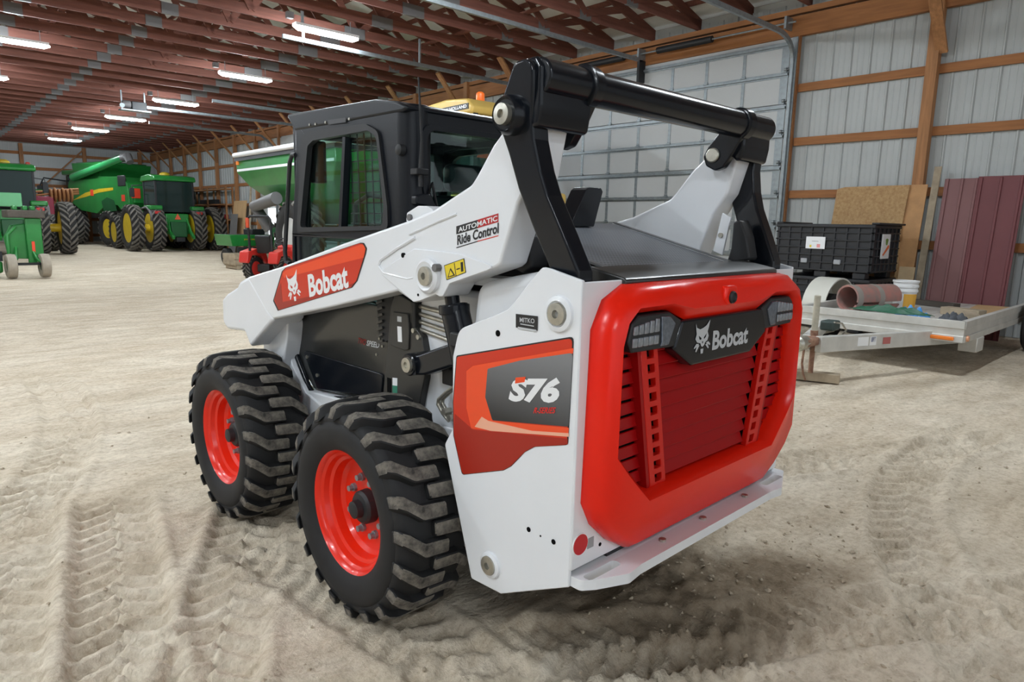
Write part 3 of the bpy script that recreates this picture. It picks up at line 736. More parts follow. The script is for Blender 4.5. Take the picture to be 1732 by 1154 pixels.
# ---- tailgate -----------------------------------------------------
tg = bm_new()
def sym(h): return [(x, z) for x, z in h] + [(-x, z) for x, z in reversed(h[1:-1])]
OUT = [(0, 1.322), (-0.25, 1.322), (-0.36, 1.322), (-0.48, 1.320), (-0.565, 1.280), (-0.608, 1.20), (-0.62, 0.70), (-0.580, 0.625), (-0.505, 0.555), (-0.425, 0.507), (-0.2, 0.507), (0, 0.507)]
def inset(h, k): return [(x*(1-k/0.62), 0.915+(z-0.915)*(1-k/0.408)) for x, z in h]
C1 = inset(OUT, 0.006); C2 = inset(OUT, 0.024)
C2 = [(x, z-0.012 if z > 1.2 and abs(x) < 0.3 else z) for x, z in C2]
OPN = [(0, 1.203), (-0.235, 1.205), (-0.335, 1.243), (-0.490, 1.243), (-0.528, 1.208), (-0.548, 1.150), (-0.550, 0.850), (-0.492, 0.788), (-0.432, 0.728), (-0.392, 0.690), (-0.2, 0.690), (0, 0.690)]
C3 = [(0, 1.238), (-0.215, 1.240), (-0.330, 1.262), (-0.498, 1.260), (-0.545, 1.222), (-0.566, 1.158), (-0.568, 0.842), (-0.506, 0.775), (-0.444, 0.714), (-0.400, 0.672), (-0.2, 0.672), (0, 0.672)]
low = lambda z: max(0.0, (0.75-z)/0.25)
seq = [(OUT, -0.952), (OUT, -0.975), (C1, -1.012), (C2, -1.034), (C3, -1.042), (OPN, -1.016), (OPN, -0.962)]
loops(tg, [[(x, y + (0.022*low(z) if i in (2, 3) else 0), z) for x, z in sym(h)] for i, (h, y) in enumerate(seq)])
bmesh.ops.bevel(tg, geom=[e for e in tg.edges if len(e.link_faces) == 2 and e.calc_face_angle(0) > 0.30], offset=0.0055, segments=2, affect='EDGES', profile=0.6)
tail = obj('tailgate', tg, RED, LD, smooth=42)
back = prismo('grille_back', sym(OPN), 'y', -0.966, -0.958, HOLE, tail)
# slats: centre, left and right banks
def slat_mesh(x0, x1, h=0.040, d=0.0):
    bm = bm_new(); pr = [(-0.968, 0.0), (-0.996+d, 0.003), (-0.992+d, 0.010), (-0.978, h), (-0.970, h)]
    A = [bm.verts.new((x0+(0.006 if i in (1,) else 0), p[0], p[1])) for i, p in enumerate(pr)]; B = [bm.verts.new((x1, p[0], p[1])) for p in pr]
    for i in range(5): bm.faces.new((A[i], A[(i+1) % 5], B[(i+1) % 5], B[i]))
    bm.faces.new(A); bm.faces.new(B); return mesh(bm, 30)
px = lambda z: 0.262+(z-0.69)*0.20           # inner edge of the slanted uprights
for i in range(10):
    z = 0.703+i*0.0455
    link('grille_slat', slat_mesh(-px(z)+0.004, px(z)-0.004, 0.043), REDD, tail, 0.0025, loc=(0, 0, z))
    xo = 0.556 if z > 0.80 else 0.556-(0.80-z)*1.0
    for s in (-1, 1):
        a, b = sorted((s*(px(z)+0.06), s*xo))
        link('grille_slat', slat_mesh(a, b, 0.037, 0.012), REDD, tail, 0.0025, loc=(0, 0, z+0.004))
for s in (-1, 1):
    zt, zb = 1.150, 0.690
    holes = []
    for i in range(10):
        z = 0.700+i*0.0445; q = px(z)+0.020
        h = [(q, z), (q+0.036, z), (px(z+0.026)+0.020+0.036, z+0.026), (px(z+0.026)+0.020, z+0.026)]
        holes.append(h if s > 0 else mir(h))
    o_ = [(px(zb), zb), (px(zb)+0.085, zb), (px(zt)+0.085, zt), (px(zt), zt)]
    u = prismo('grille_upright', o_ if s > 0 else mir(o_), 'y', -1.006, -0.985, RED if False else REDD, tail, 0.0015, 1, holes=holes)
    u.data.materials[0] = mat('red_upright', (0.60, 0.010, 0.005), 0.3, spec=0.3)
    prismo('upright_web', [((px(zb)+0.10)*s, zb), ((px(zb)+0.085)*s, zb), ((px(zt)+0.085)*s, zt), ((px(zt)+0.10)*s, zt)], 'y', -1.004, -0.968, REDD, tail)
# black lamp bar with emblem
bar = prismo('lamp_bar', fillet([(-0.262, 1.205), (0.262, 1.205), (0.300, 1.120), (0.190, 1.056), (-0.190, 1.056), (-0.300, 1.120)], 0.012, 3), 'y', -1.030, -0.980, BLACK, tail, 0.008, 3)
for s in (-1, 1):
    hs = [(0.525, 1.165), (0.508, 1.215), (0.478, 1.236), (0.325, 1.236), (0.258, 1.205), (0.292, 1.128), (0.505, 1.132)]
    if s < 0: hs = mir(hs)
    hou = prismo('rear_lamp', fillet(hs, 0.008, 2), 'y', -1.026, -0.985, BLACKM, tail, 0.005)
    LENS = mat('lamp_lens', (0.30, 0.33, 0.37), 0.15, 0.3, coat=0.6, var=0.3, scale=60)
    LENSB = mat('lamp_lens_blue', (0.16, 0.19, 0.24), 0.15, 0.3, coat=0.6, var=0.4, scale=60)
    f = (lambda l: l) if s > 0 else mir
    prismo('lens', f([(0.374, 1.226), (0.330, 1.224), (0.298, 1.200), (0.330, 1.138), (0.372, 1.138), (0.366, 1.150)]), 'y', -1.031, -1.024, LENSB, hou, 0.002)
    for i in range(5):
        x0 = 0.380+i*0.026
        prismo('lens', f([(x0, 1.182), (x0+0.023, 1.182), (x0+0.021, 1.222-0.004*i), (x0+0.001, 1.222-0.003*i)]), 'y', -1.031, -1.024, LENS, hou, 0.003)
        prismo('lens', f([(x0+0.002, 1.146), (x0+0.025, 1.147), (x0+0.024, 1.174), (x0+0.001, 1.174)]), 'y', -1.031, -1.024, LENS, hou, 0.003)
ytext('lettering', 'Bobcat', [(-0.078,1.0925),(0.1603,1.0913),(-0.0775,1.1563)], -1.0312, DECALS, bar, 0.035)
(ox, oz), (ex, ez), (qx, qz) = [(-0.1888,1.0959),(-0.0857,1.0954),(-0.1922,1.1782)]
flat('emblem', CAT, (ox, -1.0312, oz), (1, 0, 0), UP, 0.096, DECALS, bar)
# camera in its hood
bm = bm_new(); lathe(bm, [(-1.030, 0.022), (-1.052, 0.020), (-1.056, 0.016), (-1.050, 0.012)], 'y', 24, (0.0, 0, 1.262)); obj('camera', bm, BLACKM, tail)
prismo('camera_hood', [(-0.045, 1.262), (-0.030, 1.300), (0.030, 1.300), (0.045, 1.262), (0.02, 1.235), (-0.02, 1.235)], 'y', -1.046, -1.020, RED, tail, 0.008, 3)

# ---- hood and top deck --------------------------------------------
cap = prismo('hood_cap', [(-0.968, 1.300), (-0.972, 1.330), (-0.962, 1.338), (-0.835, 1.362), (-0.825, 1.352), (-0.825, 1.30)], 'x', -0.475, 0.475, SATIN, LD, 0.006, 3)
MESHM = mat('hood_screen', (0.05, 0.055, 0.06), 0.4)
nt = MESHM.node_tree; tc = nt.nodes.new('ShaderNodeTexCoord'); mp = nt.nodes.new('ShaderNodeMapping'); mp.inputs['Scale'].default_value = (60, 60, 1)
vo = nt.nodes.new('ShaderNodeTexVoronoi'); vo.inputs['Randomness'].default_value = 0.0; vo.inputs['Scale'].default_value = 1.0
rp = nt.nodes.new('ShaderNodeValToRGB'); rp.color_ramp.elements[0].position = 0.40; rp.color_ramp.elements[0].color = (0.003, 0.003, 0.004, 1); rp.color_ramp.elements[1].position = 0.52; rp.color_ramp.elements[1].color = (0.20, 0.215, 0.24, 1)
nt.links.new(tc.outputs['Object'], mp.inputs[0]); nt.links.new(mp.outputs[0], vo.inputs['Vector']); nt.links.new(vo.outputs['Distance'], rp.inputs[0]); nt.links.new(rp.outputs[0], nt.nodes['Principled BSDF'].inputs['Base Color'])
hood = prismo('hood', [(-0.84, 1.30), (-0.84, 1.345), (-0.25, 1.492), (0.16, 1.50), (0.16, 1.30)], 'x', -0.40, 0.40, SATIN, LD, 0.012, 3)
bm = bm_new(); v = [bm.verts.new(p) for p in ((-0.375, -0.825, 1.3515), (0.375, -0.825, 1.3515), (0.375, -0.265, 1.4915), (-0.375, -0.265, 1.4915))]; bm.faces.new(v); obj('screen', bm, MESHM, hood, smooth=0)
SIDE = mat('hood_edge_grey', (0.16, 0.165, 0.17), 0.4)
for s in (-1, 1): prismo('edge_strip', [(-0.83, 1.352), (-0.26, 1.494), (-0.26, 1.500), (-0.83, 1.358)], 'x', s*0.375, s*0.398, SIDE, hood)
for z_ in range(0): bxo('screen_rib', -0.375, 0.375, -0.72+z_*0.11, -0.714+z_*0.11, 1.376+z_*0.0275, 1.380+z_*0.0275, SATIN, hood)
prismo('deck', rect(-0.49, 0.49, -0.945, 0.14), 'z', 1.27, 1.30, WHITE, LD)
prismo('intake_stack', fillet([(-0.005, 1.478), (0.080, 1.622), (0.100, 1.634), (0.176, 1.634), (0.188, 1.620), (0.140, 1.478)], 0.008, 3), 'y', -0.345, -0.265, BLACK, LD, 0.010, 3)

# ---- upright links, cross tube ------------------------------------
LK = [(-0.7139,1.9039),(-0.732,1.9168),(-0.7636,1.9197),(-0.7862,1.9088),(-0.7937,1.8851),(-0.7871,1.8283),(-0.7782,1.7676),(-0.7779,1.713),(-0.7946,1.6287),(-0.8174,1.5615),(-0.8724,1.4523),(-0.9173,1.3575)] + [(-0.915, 1.22), (-0.80, 1.22)] + [(-0.8119,1.3541),(-0.7643,1.4495),(-0.7362,1.5102),(-0.7052,1.5798),(-0.6754,1.6797),(-0.6408,1.769),(-0.6425,1.8014),(-0.6568,1.8177)]
LKF = fillet(LK, 0.015, 2)
def shear_x(o, s):
    for v in o.data.vertices: v.co.x += s*max(0.0, min(0.075, 0.073*(v.co.z-1.34)/0.56)) if v.co.z > 1.34 else 0
for s in (-1, 1):
    o = prismo('upright_link', LKF, 'x', s*0.62, s*0.552, BLACK, LD, 0.008, 3); shear_x(o, s)
    (py, pz), = [(-0.7035,1.7795)]
    bm = bm_new(); lathe(bm, [(s*0.64, 0.056), (s*0.700, 0.054), (s*0.712, 0.046), (s*0.706, 0.04)], 'x', 32, (0, py, pz)); obj('pin_boss', bm, BLACK, o)
    bm = bm_new(); lathe(bm, [(s*0.69, 0.030), (s*0.722, 0.029), (s*0.724, 0.012), (s*0.712, 0.011)], 'x', 24, (0, py, pz)); obj('pivot_pin', bm, STEEL, o)
    # inner ear carrying the other end of the pin
    EAR = [(-0.80, 1.90), (-0.74, 1.885), (-0.665, 1.80), (-0.645, 1.762), (-0.660, 1.725), (-0.70, 1.705), (-0.735, 1.715), (-0.775, 1.77), (-0.815, 1.84)]
    e = prismo('inner_ear', fillet(EAR, 0.02, 3), 'x', s*0.470, s*0.435, BLACK, LD, 0.006, 3)
    bm = bm_new(); lathe(bm, [(s*0.46, 0.028), (s*0.428, 0.028), (s*0.425, 0.024)], 'x', 24, (0, -0.690, 1.765)); obj('pivot_pin', bm, STEEL, e)
    bl = prismo('saddle_block', fillet([(-0.735, 1.926), (-0.785, 1.928), (-0.806, 1.90), (-0.806, 1.80), (-0.796, 1.745), (-0.775, 1.740), (-0.735, 1.79)], 0.014, 3), 'x', s*0.455, s*0.672, BLACK, LD, 0.01, 3)
bm = bm_new(); lathe(bm, [(-0.66, 0.050), (0.66, 0.050)], 'x', 36, (0, -0.782, 1.877)); ct = obj('cross_tube', bm, BLACK, LD, 0.006)
for s in (-1, 1):
    bm = bm_new(); lathe(bm, [(s*0.435, 0.050), (s*0.44, 0.060), (s*0.475, 0.062), (s*0.48, 0.052)], 'x', 36, (0, -0.782, 1.877)); obj('collar', bm, BLACK, ct)

# ---- lift arms ------------------------------------------------------
ARM = [(1.3719,1.1584),(1.251,1.1942),(0.8462,1.2736),(0.3166,1.3935),(-0.1116,1.4836),(-0.2691,1.5234),(-0.4607,1.5999),(-0.4885,1.6279),(-0.5603,1.7139),(-0.6111,1.7577)] + [(-0.665, 1.802), (-0.765, 1.785), (-0.728, 1.62), (-0.672, 1.537)] + [(-0.6035,1.3597),(-0.5851,1.3478),(-0.3566,1.2792),(-0.3378,1.2558),(-0.3219,1.2345),(-0.3025,1.2307),(-0.2828,1.237),(-0.1911,1.2059),(-0.1522,1.198),(-0.0533,1.2298),(0.4584,1.1164),(0.9922,1.0073)]
ARMF = fillet(ARM, [0, 0.03, 0, 0, 0, 0.02, 0.05, 0.05, 0.02, 0.02, 0.03, 0.02, 0.03, 0.01, 0.02, 0.02, 0.02, 0.01, 0.02, 0.02, 0.02, 0.02, 0.02, 0.01, 0, 0.02], 3)
KNEE = [(0.9922,1.0073),(1.251,1.1942),(1.3719,1.1584),(1.4056,1.1281),(1.5442,1.082),(1.614,1.0468),(1.6227,0.9187),(1.5611,0.887),(1.334,0.903),(1.2416,0.8812),(1.1558,0.8264),(1.0758,0.8085)]
for s in (-1, 1):
    a = prismo('lift_arm', ARMF, 'x', s*0.62, s*0.50, WHITE, LD, 0.010, 3)
    KN = [KNEE[0], KNEE[1], KNEE[2], KNEE[3], KNEE[4], KNEE[5], KNEE[6], KNEE[7], KNEE[8]] + [(1.27, 0.83)] + [(1.02, 0.985)]
    kb = prismo('arm_knee', fillet(KN, [0, 0.02, 0.03, 0.02, 0.02, 0.02, 0.04, 0.04, 0.03, 0.02, 0.02], 3), 'x', s*0.622, s*0.45, WHITE, a, 0.018, 3)
    leg = [(1.36, 0.93), (1.33, 0.80), (1.38, 0.45), (1.42, 0.30), (1.30, 0.30), (1.16, 0.62), (1.06, 0.88), (1.03, 1.0)]
    prismo('arm_leg', fillet(leg, 0.03, 3), 'x', s*0.525, s*0.40, WHITE, a, 0.012, 3)
    if s > 0: armR = a; continue
    arm = a
prismo('cross_beam', [(1.30, 0.40), (1.42, 0.40), (1.40, 0.52), (1.30, 0.52)], 'x', -0.5, 0.5, WHITE, LD, 0.01)
# pivot bulge on the arm's edge above the cab door, clamp bracket
prismo('arm_lug', fillet([(-0.0795,1.4761),(-0.0872,1.5138),(-0.1513,1.5373),(-0.2062,1.5371),(-0.2528,1.52),(-0.1994,1.4979)], 0.012, 3), 'x', -0.60, -0.52, WHITE, arm, 0.006)
(my, mz), = [(-0.1115,1.4972)]
cylo('bolt', 'x', -0.61, -0.60, 0.012, (0, my, mz), GREYP, arm, 8)
# raised weld ribs and the side gusset plate of the arm
GP = [(0.0533,1.2901),(0.0291,1.3071),(-0.1654,1.3891),(-0.316,1.3872),(-0.4241,1.3822),(-0.5942,1.3503),(-0.364,1.282),(-0.3295,1.2375),(-0.3102,1.2338),(-0.2905,1.2401),(-0.1993,1.2092),(-0.1605,1.2013)]
prismo('side_gusset', fillet(GP, 0.012, 3), 'x', -0.626, -0.619, WHITE, arm, 0.004)
rb = bm_new(); tube(rb, [(-0.622, y, z) for y, z in [(-0.1671,1.428),(-0.0584,1.3869),(0.0504,1.3388),(0.0629,1.316),(0.0276,1.2917),(-0.1233,1.2804),(-0.1591,1.2871)]], 0.006, 6); obj('weld_rib', rb, WHITE, arm)
rb = bm_new(); tube(rb, [(-0.622, y, z) for y, z in [(-0.1319,1.4374),(-0.2944,1.4844),(-0.3938,1.51)]], 0.004, 6); obj('weld_rib', rb, WHITE, arm)
(hy, hz), = [(-0.0985,1.3634)]
cylo('bolt_hole', 'x', -0.6275, -0.61, 0.009, (0, hy, hz), HOLE, arm, 16)
(hy, hz), = [(-0.1903,1.2293)]
cylo('bolt_hole', 'x', -0.6275, -0.61, 0.005, (0, hy, hz), HOLE, arm, 12)
(py, pz), = [(-0.256,1.3003)]
bm = bm_new(); lathe(bm, [(-0.62, 0.062), (-0.640, 0.060), (-0.648, 0.050), (-0.640, 0.036)], 'x', 32, (0, py, pz)); obj('pin_boss', bm, WHITE, arm)
bm = bm_new(); lathe(bm, [(-0.62, 0.034), (-0.652, 0.033), (-0.654, 0.012), (-0.64, 0.011)], 'x', 24, (0, py, pz)); obj('pivot_pin', bm, STEEL, arm)
(my, mz), = [(-0.3117,1.3321)]
cylo('bolt', 'x', -0.65, -0.62, 0.013, (0, my, mz), GREYP, arm, 8)
# maker's decal on the arm
AD = [(0.8775,1.2446),(0.84,1.2632),(0.1915,1.3988),(0.166,1.3985),(0.1455,1.379),(0.1546,1.3561),(0.2182,1.249),(0.2591,1.2188),(0.9365,1.0534),(0.9832,1.0969)]
dec('decal', fillet(AD, 0.006, 2), -0.6215, DECALK, arm)
dec('decal', fillet(shrink(AD, 0.972), 0.006, 2), -0.6220, DECALR, arm)
dec('decal', [(0.965,1.11),(0.8898,1.1916),(0.8789,1.1013),(0.4257,1.187),(0.2372,1.2406),(0.26,1.2248),(0.9254,1.0603)], -0.6224, DECALRD, arm)
dec('decal', [(0.8679,1.2371),(0.8307,1.253),(0.1885,1.391),(0.1673,1.3895),(0.155,1.3764),(0.1687,1.3418),(0.8575,1.2159)], -0.6225, DECALO, arm)
TL = 11.8; tl = radians(TL); AX = (0, -cos(tl), sin(tl)); AU = (0, sin(tl), cos(tl))
ptext('lettering', 'Bobcat', [(0.6143,1.1463),(0.2821,1.2159),(0.6269,1.245)], -0.6230, DECALW, arm, 0.035)
(ty, tz), = [(0.811,1.1133)]
flat('emblem', CAT, (-0.6230, ty, tz), AX, AU, 0.125, DECALW, arm, 0.0)
# ride control lettering
RC = [(-0.3924,1.4704),(-0.5922,1.5125),(-0.5928,1.4869),(-0.3927,1.4448)]
HALF = [(-0.3924,1.4704),(-0.4972,1.4922),(-0.4977,1.4666),(-0.3927,1.4448)]
dec('decal', RC, -0.6210, mat('decal_crimson', (0.45, 0.02, 0.02), 0.4), arm); dec('decal', HALF, -0.6212, DECALK, arm)
ptext('lettering', 'AUTOMATIC', [(-0.4035,1.4507),(-0.5891,1.4904),(-0.4033,1.4668)], -0.6216, DECALW, arm, 0.02)
ptext('lettering', 'Ride Control', [(-0.3979,1.4097),(-0.5953,1.4532),(-0.3976,1.442)], -0.6212, DECALK, arm, 0.03)
dec('decal', [(-0.3931,1.4028),(-0.4984,1.4271),(-0.4984,1.4243),(-0.3932,1.3999)], -0.6211, DECALK, arm); dec('decal', [(-0.4984,1.4271),(-0.5938,1.447),(-0.5939,1.4443),(-0.4984,1.4243)], -0.6211, DECALR, arm)
# yellow warning label
dec('warning_label', [(-0.3372,1.3411),(-0.4409,1.3698),(-0.4504,1.3248),(-0.3501,1.2928)], -0.6275, DECALK, arm); dec('warning_label', [(-0.3404,1.3393),(-0.438,1.3668),(-0.4475,1.3256),(-0.3533,1.296)], -0.6280, DECALY, arm)
dec('warning_label', [(-0.3723,1.3354),(-0.3971,1.3117),(-0.357,1.3012)], -0.6284, DECALK, arm); dec('warning_label', [(-0.3724,1.3276),(-0.3879,1.3131),(-0.3632,1.3055)], -0.6287, DECALY, arm)
dec('warning_label', [(-0.4239,1.3556),(-0.4358,1.3581),(-0.4391,1.3279),(-0.4272,1.3253)], -0.6284, DECALK, arm); dec('warning_label', [(-0.403,1.3333),(-0.4211,1.3383),(-0.4211,1.3344),(-0.4031,1.3295)], -0.6284, DECALK, arm)
dec('warning_label', [(-0.3906,1.3509),(-0.3937,1.3521),(-0.4033,1.3093),(-0.4002,1.3081)], -0.6284, DECALK, arm)

# ---- chassis ---------------------------------------------------------
ch = prismo('chassis', [(-0.93, 0.50), (-0.93, 0.66), (-0.30, 0.72), (1.20, 0.62), (1.30, 0.50), (1.32, 0.26), (-0.45, 0.26), (-0.62, 0.36)], 'x', -0.475, 0.475, WHITE, LD, 0.006)
for s in (-1, 1):
    prismo('upper_side', fillet([(-0.93, 0.60), (-0.93, 1.30), (-0.62, 1.32), (-0.42, 1.24), (-0.10, 1.24), (0.06, 1.16), (0.02, 0.60)], 0.04, 4), 'x', s*0.47, s*0.40, WHITE, ch, 0.02, 3)
    prismo('front_upright', fillet([(1.31, 0.86), (1.15, 0.915), (1.085, 0.74), (0.95, 0.63), (0.74, 0.58), (0.72, 0.48), (1.22, 0.48), (1.33, 0.70)], 0.02, 3), 'x', s*0.485, s*0.455, WHITE, ch, 0.005)
    for y in (0.0, 1.19):
        bm = bm_new(); lathe(bm, [(s*0.46, 0.085), (s*0.60, 0.085), (s*0.60, 0.11), (s*0.64, 0.11)], 'x', 20, (0, y, 0.41)); obj('axle_housing', bm, BLACKM, ch)
prismo('tank_bulge', fillet([(-0.86, 1.02), (-0.86, 1.30), (-0.70, 1.345), (-0.40, 1.285), (-0.36, 1.02)], 0.07, 5), 'x', -0.545, -0.46, WHITE, ch, 0.04, 4)
# dark grey control cover on the left flank
CP = [(0.1386,1.2025),(0.0264,1.1776),(0.0115,1.0819),(-0.0384,1.0466),(-0.0571,0.9845),(-0.0569,0.8866),(-0.0099,0.7343),(0.2476,0.6778),(0.1976,0.9656),(0.173,1.1396)]
cov = prismo('control_cover', fillet(CP, 0.012, 3), 'x', -0.50, -0.45, mat('control_cover_grey', (0.030, 0.029, 0.027), 0.38), LD, 0.004)
hc = prismo('access_hatch', fillet([(0.1476,1.1259),(0.0419,1.1278),(0.0346,1.0609),(0.0393,0.9848),(0.0674,0.9782),(0.1668,0.9855)], 0.008, 3), 'x', -0.507, -0.499, mat('control_cover_grey', (0.030, 0.029, 0.027), 0.38), cov, 0.003)
for (a, m_) in (([(0.113,1.0701),(0.0844,1.0713),(0.0811,1.0099),(0.1098,1.0083)], DECALW), ([(0.1125,1.1107),(0.0839,1.1115),(0.0842,1.0902),(0.1128,1.0893)], DECALS)): dec('label', a, -0.5078, m_, cov)
for (a, m_) in (([(0.1602,0.8502),(0.1263,0.8538),(0.1268,0.8216),(0.1608,0.8177)], DECALW), ([(0.1608,0.8177),(0.1268,0.8216),(0.1272,0.7892),(0.1613,0.785)], DECALG), ([(0.1613,0.785),(0.1272,0.7892),(0.1277,0.7543),(0.1619,0.7497)], mat('decal_label_red', (0.55, 0.03, 0.04), 0.4))): dec('label', a, -0.5008, m_, cov)
bxo('cover_slot', -0.5012, -0.4990, *sorted(q[0] for q in [(0.2,0.8405),(0.1696,0.8459)]), [(0.1795,0.7738)][0][1], [(0.1782,0.8444)][0][1], HOLE, cov)
for (y, z) in [(0.0038,1.0666),(-0.0269,1.045)]: cylo('bolt', 'x', -0.512, -0.50, 0.010, (0, y, z), STEEL, cov, 8)
# hydraulic lines
for k, (a, b) in enumerate(((517, 524), (529, 538), (540, 551), (550, 561))):
    (y0, z0), (y1, z1) = [(0.0212,1.1599),(-0.1598,1.1625)]
    dz = k*0.030
    tubeo('hydraulic_line', [(-0.475, y0+0.05, z0+0.005-dz), (-0.475, y0, z0-dz), (-0.475, y1-0.12, z1-0.02-dz*1.15)], 0.009, STEEL, LD, 10)
bxo('line_clamp', -0.50, -0.45, *sorted(q[0] for q in [(0.0387,1.1519),(0.0037,1.1554)]), [(0.0197,1.0556)][0][1], [(0.0191,1.177)][0][1], BLACKM, LD, 0.004)
# lift cylinder
for s in (-1, 1):
    (ty, tz), (ky, kz), (ey, ez) = [(-0.2884,1.2609),(-0.3085,1.1989),(-0.4332,0.8592)]
    bm = bm_new(); tube(bm, [(s*0.56, ty, tz), (s*0.56, ky, kz-0.02)], 0.026, 20); cyl_rod = obj('cylinder_rod', bm, BLACK, LD, smooth=50)
    bm = bm_new(); tube(bm, [(s*0.56, ky, kz), (s*0.56, ey, ez)], 0.050, 28); b_ = obj('lift_cylinder', bm, BLACK, LD, 0.006, smooth=50)
    bm = bm_new(); tube(bm, [(s*0.56, ky, kz+0.004), (s*0.56, ky-0.004, kz-0.03)], 0.054, 28); obj('gland', bm, BLACK, b_, 0.003, smooth=50)
    bxo('port', min(s*0.61, s*0.60)-0.01, max(s*0.61, s*0.60)+0.0, ky-0.11, ky-0.05, kz-0.13, kz-0.08, BLACKM, b_, 0.006)
# control link casting with its pin
CL = [(-0.0393,0.9763),(-0.0624,0.989),(-0.1294,0.9993),(-0.322,1.0707),(-0.4227,1.0747),(-0.4239,0.9996),(-0.3228,0.9868),(-0.1762,0.9315),(-0.107,0.9193),(-0.0465,0.9179)]
for s in (-1, 1):
    o = prismo('control_link', fillet(CL, 0.012, 3), 'x', s*0.59, s*0.52, BLACK, LD, 0.010, 3)
    (py, pz), = [(-0.0967,0.9599)]
    bm = bm_new(); lathe(bm, [(s*0.50, 0.042), (s*0.602, 0.042), (s*0.606, 0.038)], 'x', 28, (0, py, pz)); obj('link_boss', bm, BLACK, o)
    bm = bm_new(); lathe(bm, [(s*0.60, 0.030), (s*0.616, 0.028), (s*0.617, 0.012), (s*0.61, 0.011)], 'x', 24, (0, py, pz)); obj('pivot_pin', bm, STEEL, o)
# bent steel hydraulic loops behind the rear plate
for dx in (0.0, 0.02):
    p = [(-0.50-dx, y, z) for y, z in [(-0.2622,0.8934),(-0.2246,0.8706),(-0.1719,0.8285),(-0.1684,0.8095),(-0.2006,0.7799),(-0.2359,0.7605)]]
    tubeo('hydraulic_loop', p, 0.008, STEEL, LD, 8)
for (y, z) in [(-0.2182,0.7928),(-0.2496,0.7771)]: cylo('fitting', 'x', -0.535, -0.50, 0.013, (0, y, z), STEEL, LD, 6)
bxo('valve_block', -0.52, -0.46, *sorted(q[0] for q in [(-0.1893,0.9133),(-0.2551,0.9251)]), [(-0.2175,0.8916)][0][1], [(-0.2171,0.9582)][0][1], BLACKM, LD, 0.006)
# cables and brackets where the arm meets the upright (left), white bracket (right)
prismo('hose_bundle', fillet([(-0.5028,1.4511),(-0.5491,1.4711),(-0.6034,1.4442),(-0.62,1.3512),(-0.5811,1.3261),(-0.5398,1.3369),(-0.5161,1.384)], 0.01, 3), 'x', -0.50, -0.42, BLACKM, LD, 0.01, 3)
tubeo('cable', [(-0.50, y, z) for y, z in [(-0.5286,1.4421),(-0.5403,1.4197),(-0.5724,1.4339),(-0.6026,1.407),(-0.5825,1.3725)]], 0.010, BLACKM, LD, 8)
cylo('sensor', 'x', -0.52, -0.48, 0.022, (0, *[(-0.5832,1.4324)][0]), ALU, LD, 16)
prismo('wear_strip', [(-0.7177,1.5442),(-0.7553,1.5257),(-0.7313,1.3748),(-0.6878,1.3896)], 'x', 0.488, 0.500, WHITE, LD, 0.003)
prismo('hose_bundle', fillet([(-0.7829,1.5092),(-0.8122,1.5164),(-0.842,1.4534),(-0.8643,1.3632),(-0.7657,1.3465),(-0.7813,1.4055)], 0.01, 2), 'x', 0.46, 0.53, BLACKM, LD, 0.008)
cylo('bolt', 'x', 0.480, 0.490, 0.010, (0, *[(-0.7198,1.4549)][0]), STEEL, LD, 10)

# ---- cab ----------------------------------------------------------------
CB = -0.44
SO = [(1.06, 1.95), (1.075, 1.72), (1.135, 1.42), (1.155, 1.08), (1.15, 1.02), (0.20, 1.02), (0.20, 1.95)]
WI = fillet([(0.9586,1.8663),(0.8658,1.878),(0.4154,1.8715),(0.3359,1.8367),(0.2769,1.5412),(0.2785,1.4548),(1.0422,1.4295)], [0.02, 0.02, 0.06, 0.05, 0.02, 0.03, 0.02], 4)
GLS = fillet([(0.9204,1.8258),(0.8677,1.8463),(0.3978,1.8534),(0.3362,1.8227),(0.2897,1.5485),(0.298,1.4641),(1.0227,1.4443)], [0.02, 0.02, 0.05, 0.05, 0.02, 0.02, 0.02], 4)
LOWW = [(1.12, 1.40), (0.32, 1.40), (0.32, 1.13), (1.13, 1.13)]
for s in (-1, 1):
    sf = prismo('cab_side_frame', SO, 'x', s*0.44, s*0.395, CABBLK, LD, 0.008, 3, holes=[WI, LOWW])
    frame_o('window_seal', fillet([(0.9757,1.8757),(0.8821,1.8899),(0.4151,1.881),(0.3226,1.845),(0.2597,1.5412),(0.257,1.4479),(1.0615,1.4205)], [0.03, 0.03, 0.06, 0.05, 0.02, 0.03, 0.02], 4), GLS, 'x', s*0.452, s*0.425, BLACKM, sf, 0.006, 2)
    prismo('glass', WI, 'x', s*0.424, s*0.420, SMOKE, sf)
    prismo('glass', LOWW, 'x', s*0.424, s*0.420, SMOKED, sf)
    (ay, az), (b2, bz2) = [(0.5974,1.8422),(0.6493,1.4534)]
    beamo('mullion', (s*0.43, ay, az), (s*0.43, b2, bz2), 0.024, 0.034, CABBLK, sf, up=(1, 0, 0))
    bm = bm_new(); lathe(bm, [(1.02, 0.075), (1.94, 0.075)], 'z', 24, (s*0.365, 0.205, 0)); obj('corner_post', bm, CABBLK, LD, 0.01)
    if s < 0:
        for y in np.linspace(0.30, 0.58, 6): tubeo('guard_wire', [(-0.408, y+0.01, 1.45), (-0.408, y+0.03, 1.86)], 0.0035, BLACKM, sf, 5)
        for z in np.linspace(1.47, 1.83, 9): tubeo('guard_wire', [(-0.404, 0.29, z), (-0.404, 0.62, z)], 0.0035, BLACKM, sf, 5)
roofp = [(1.135, 1.990), (1.13, 1.972), (1.06, 1.905), (0.16, 1.905), (0.125, 1.915), (0.14, 1.930), (0.20, 1.950), (0.355, 1.975)]
rf = prismo('cab_roof', roofp, 'x', -0.445, 0.445, CABBLK, LD, 0.014, 3)
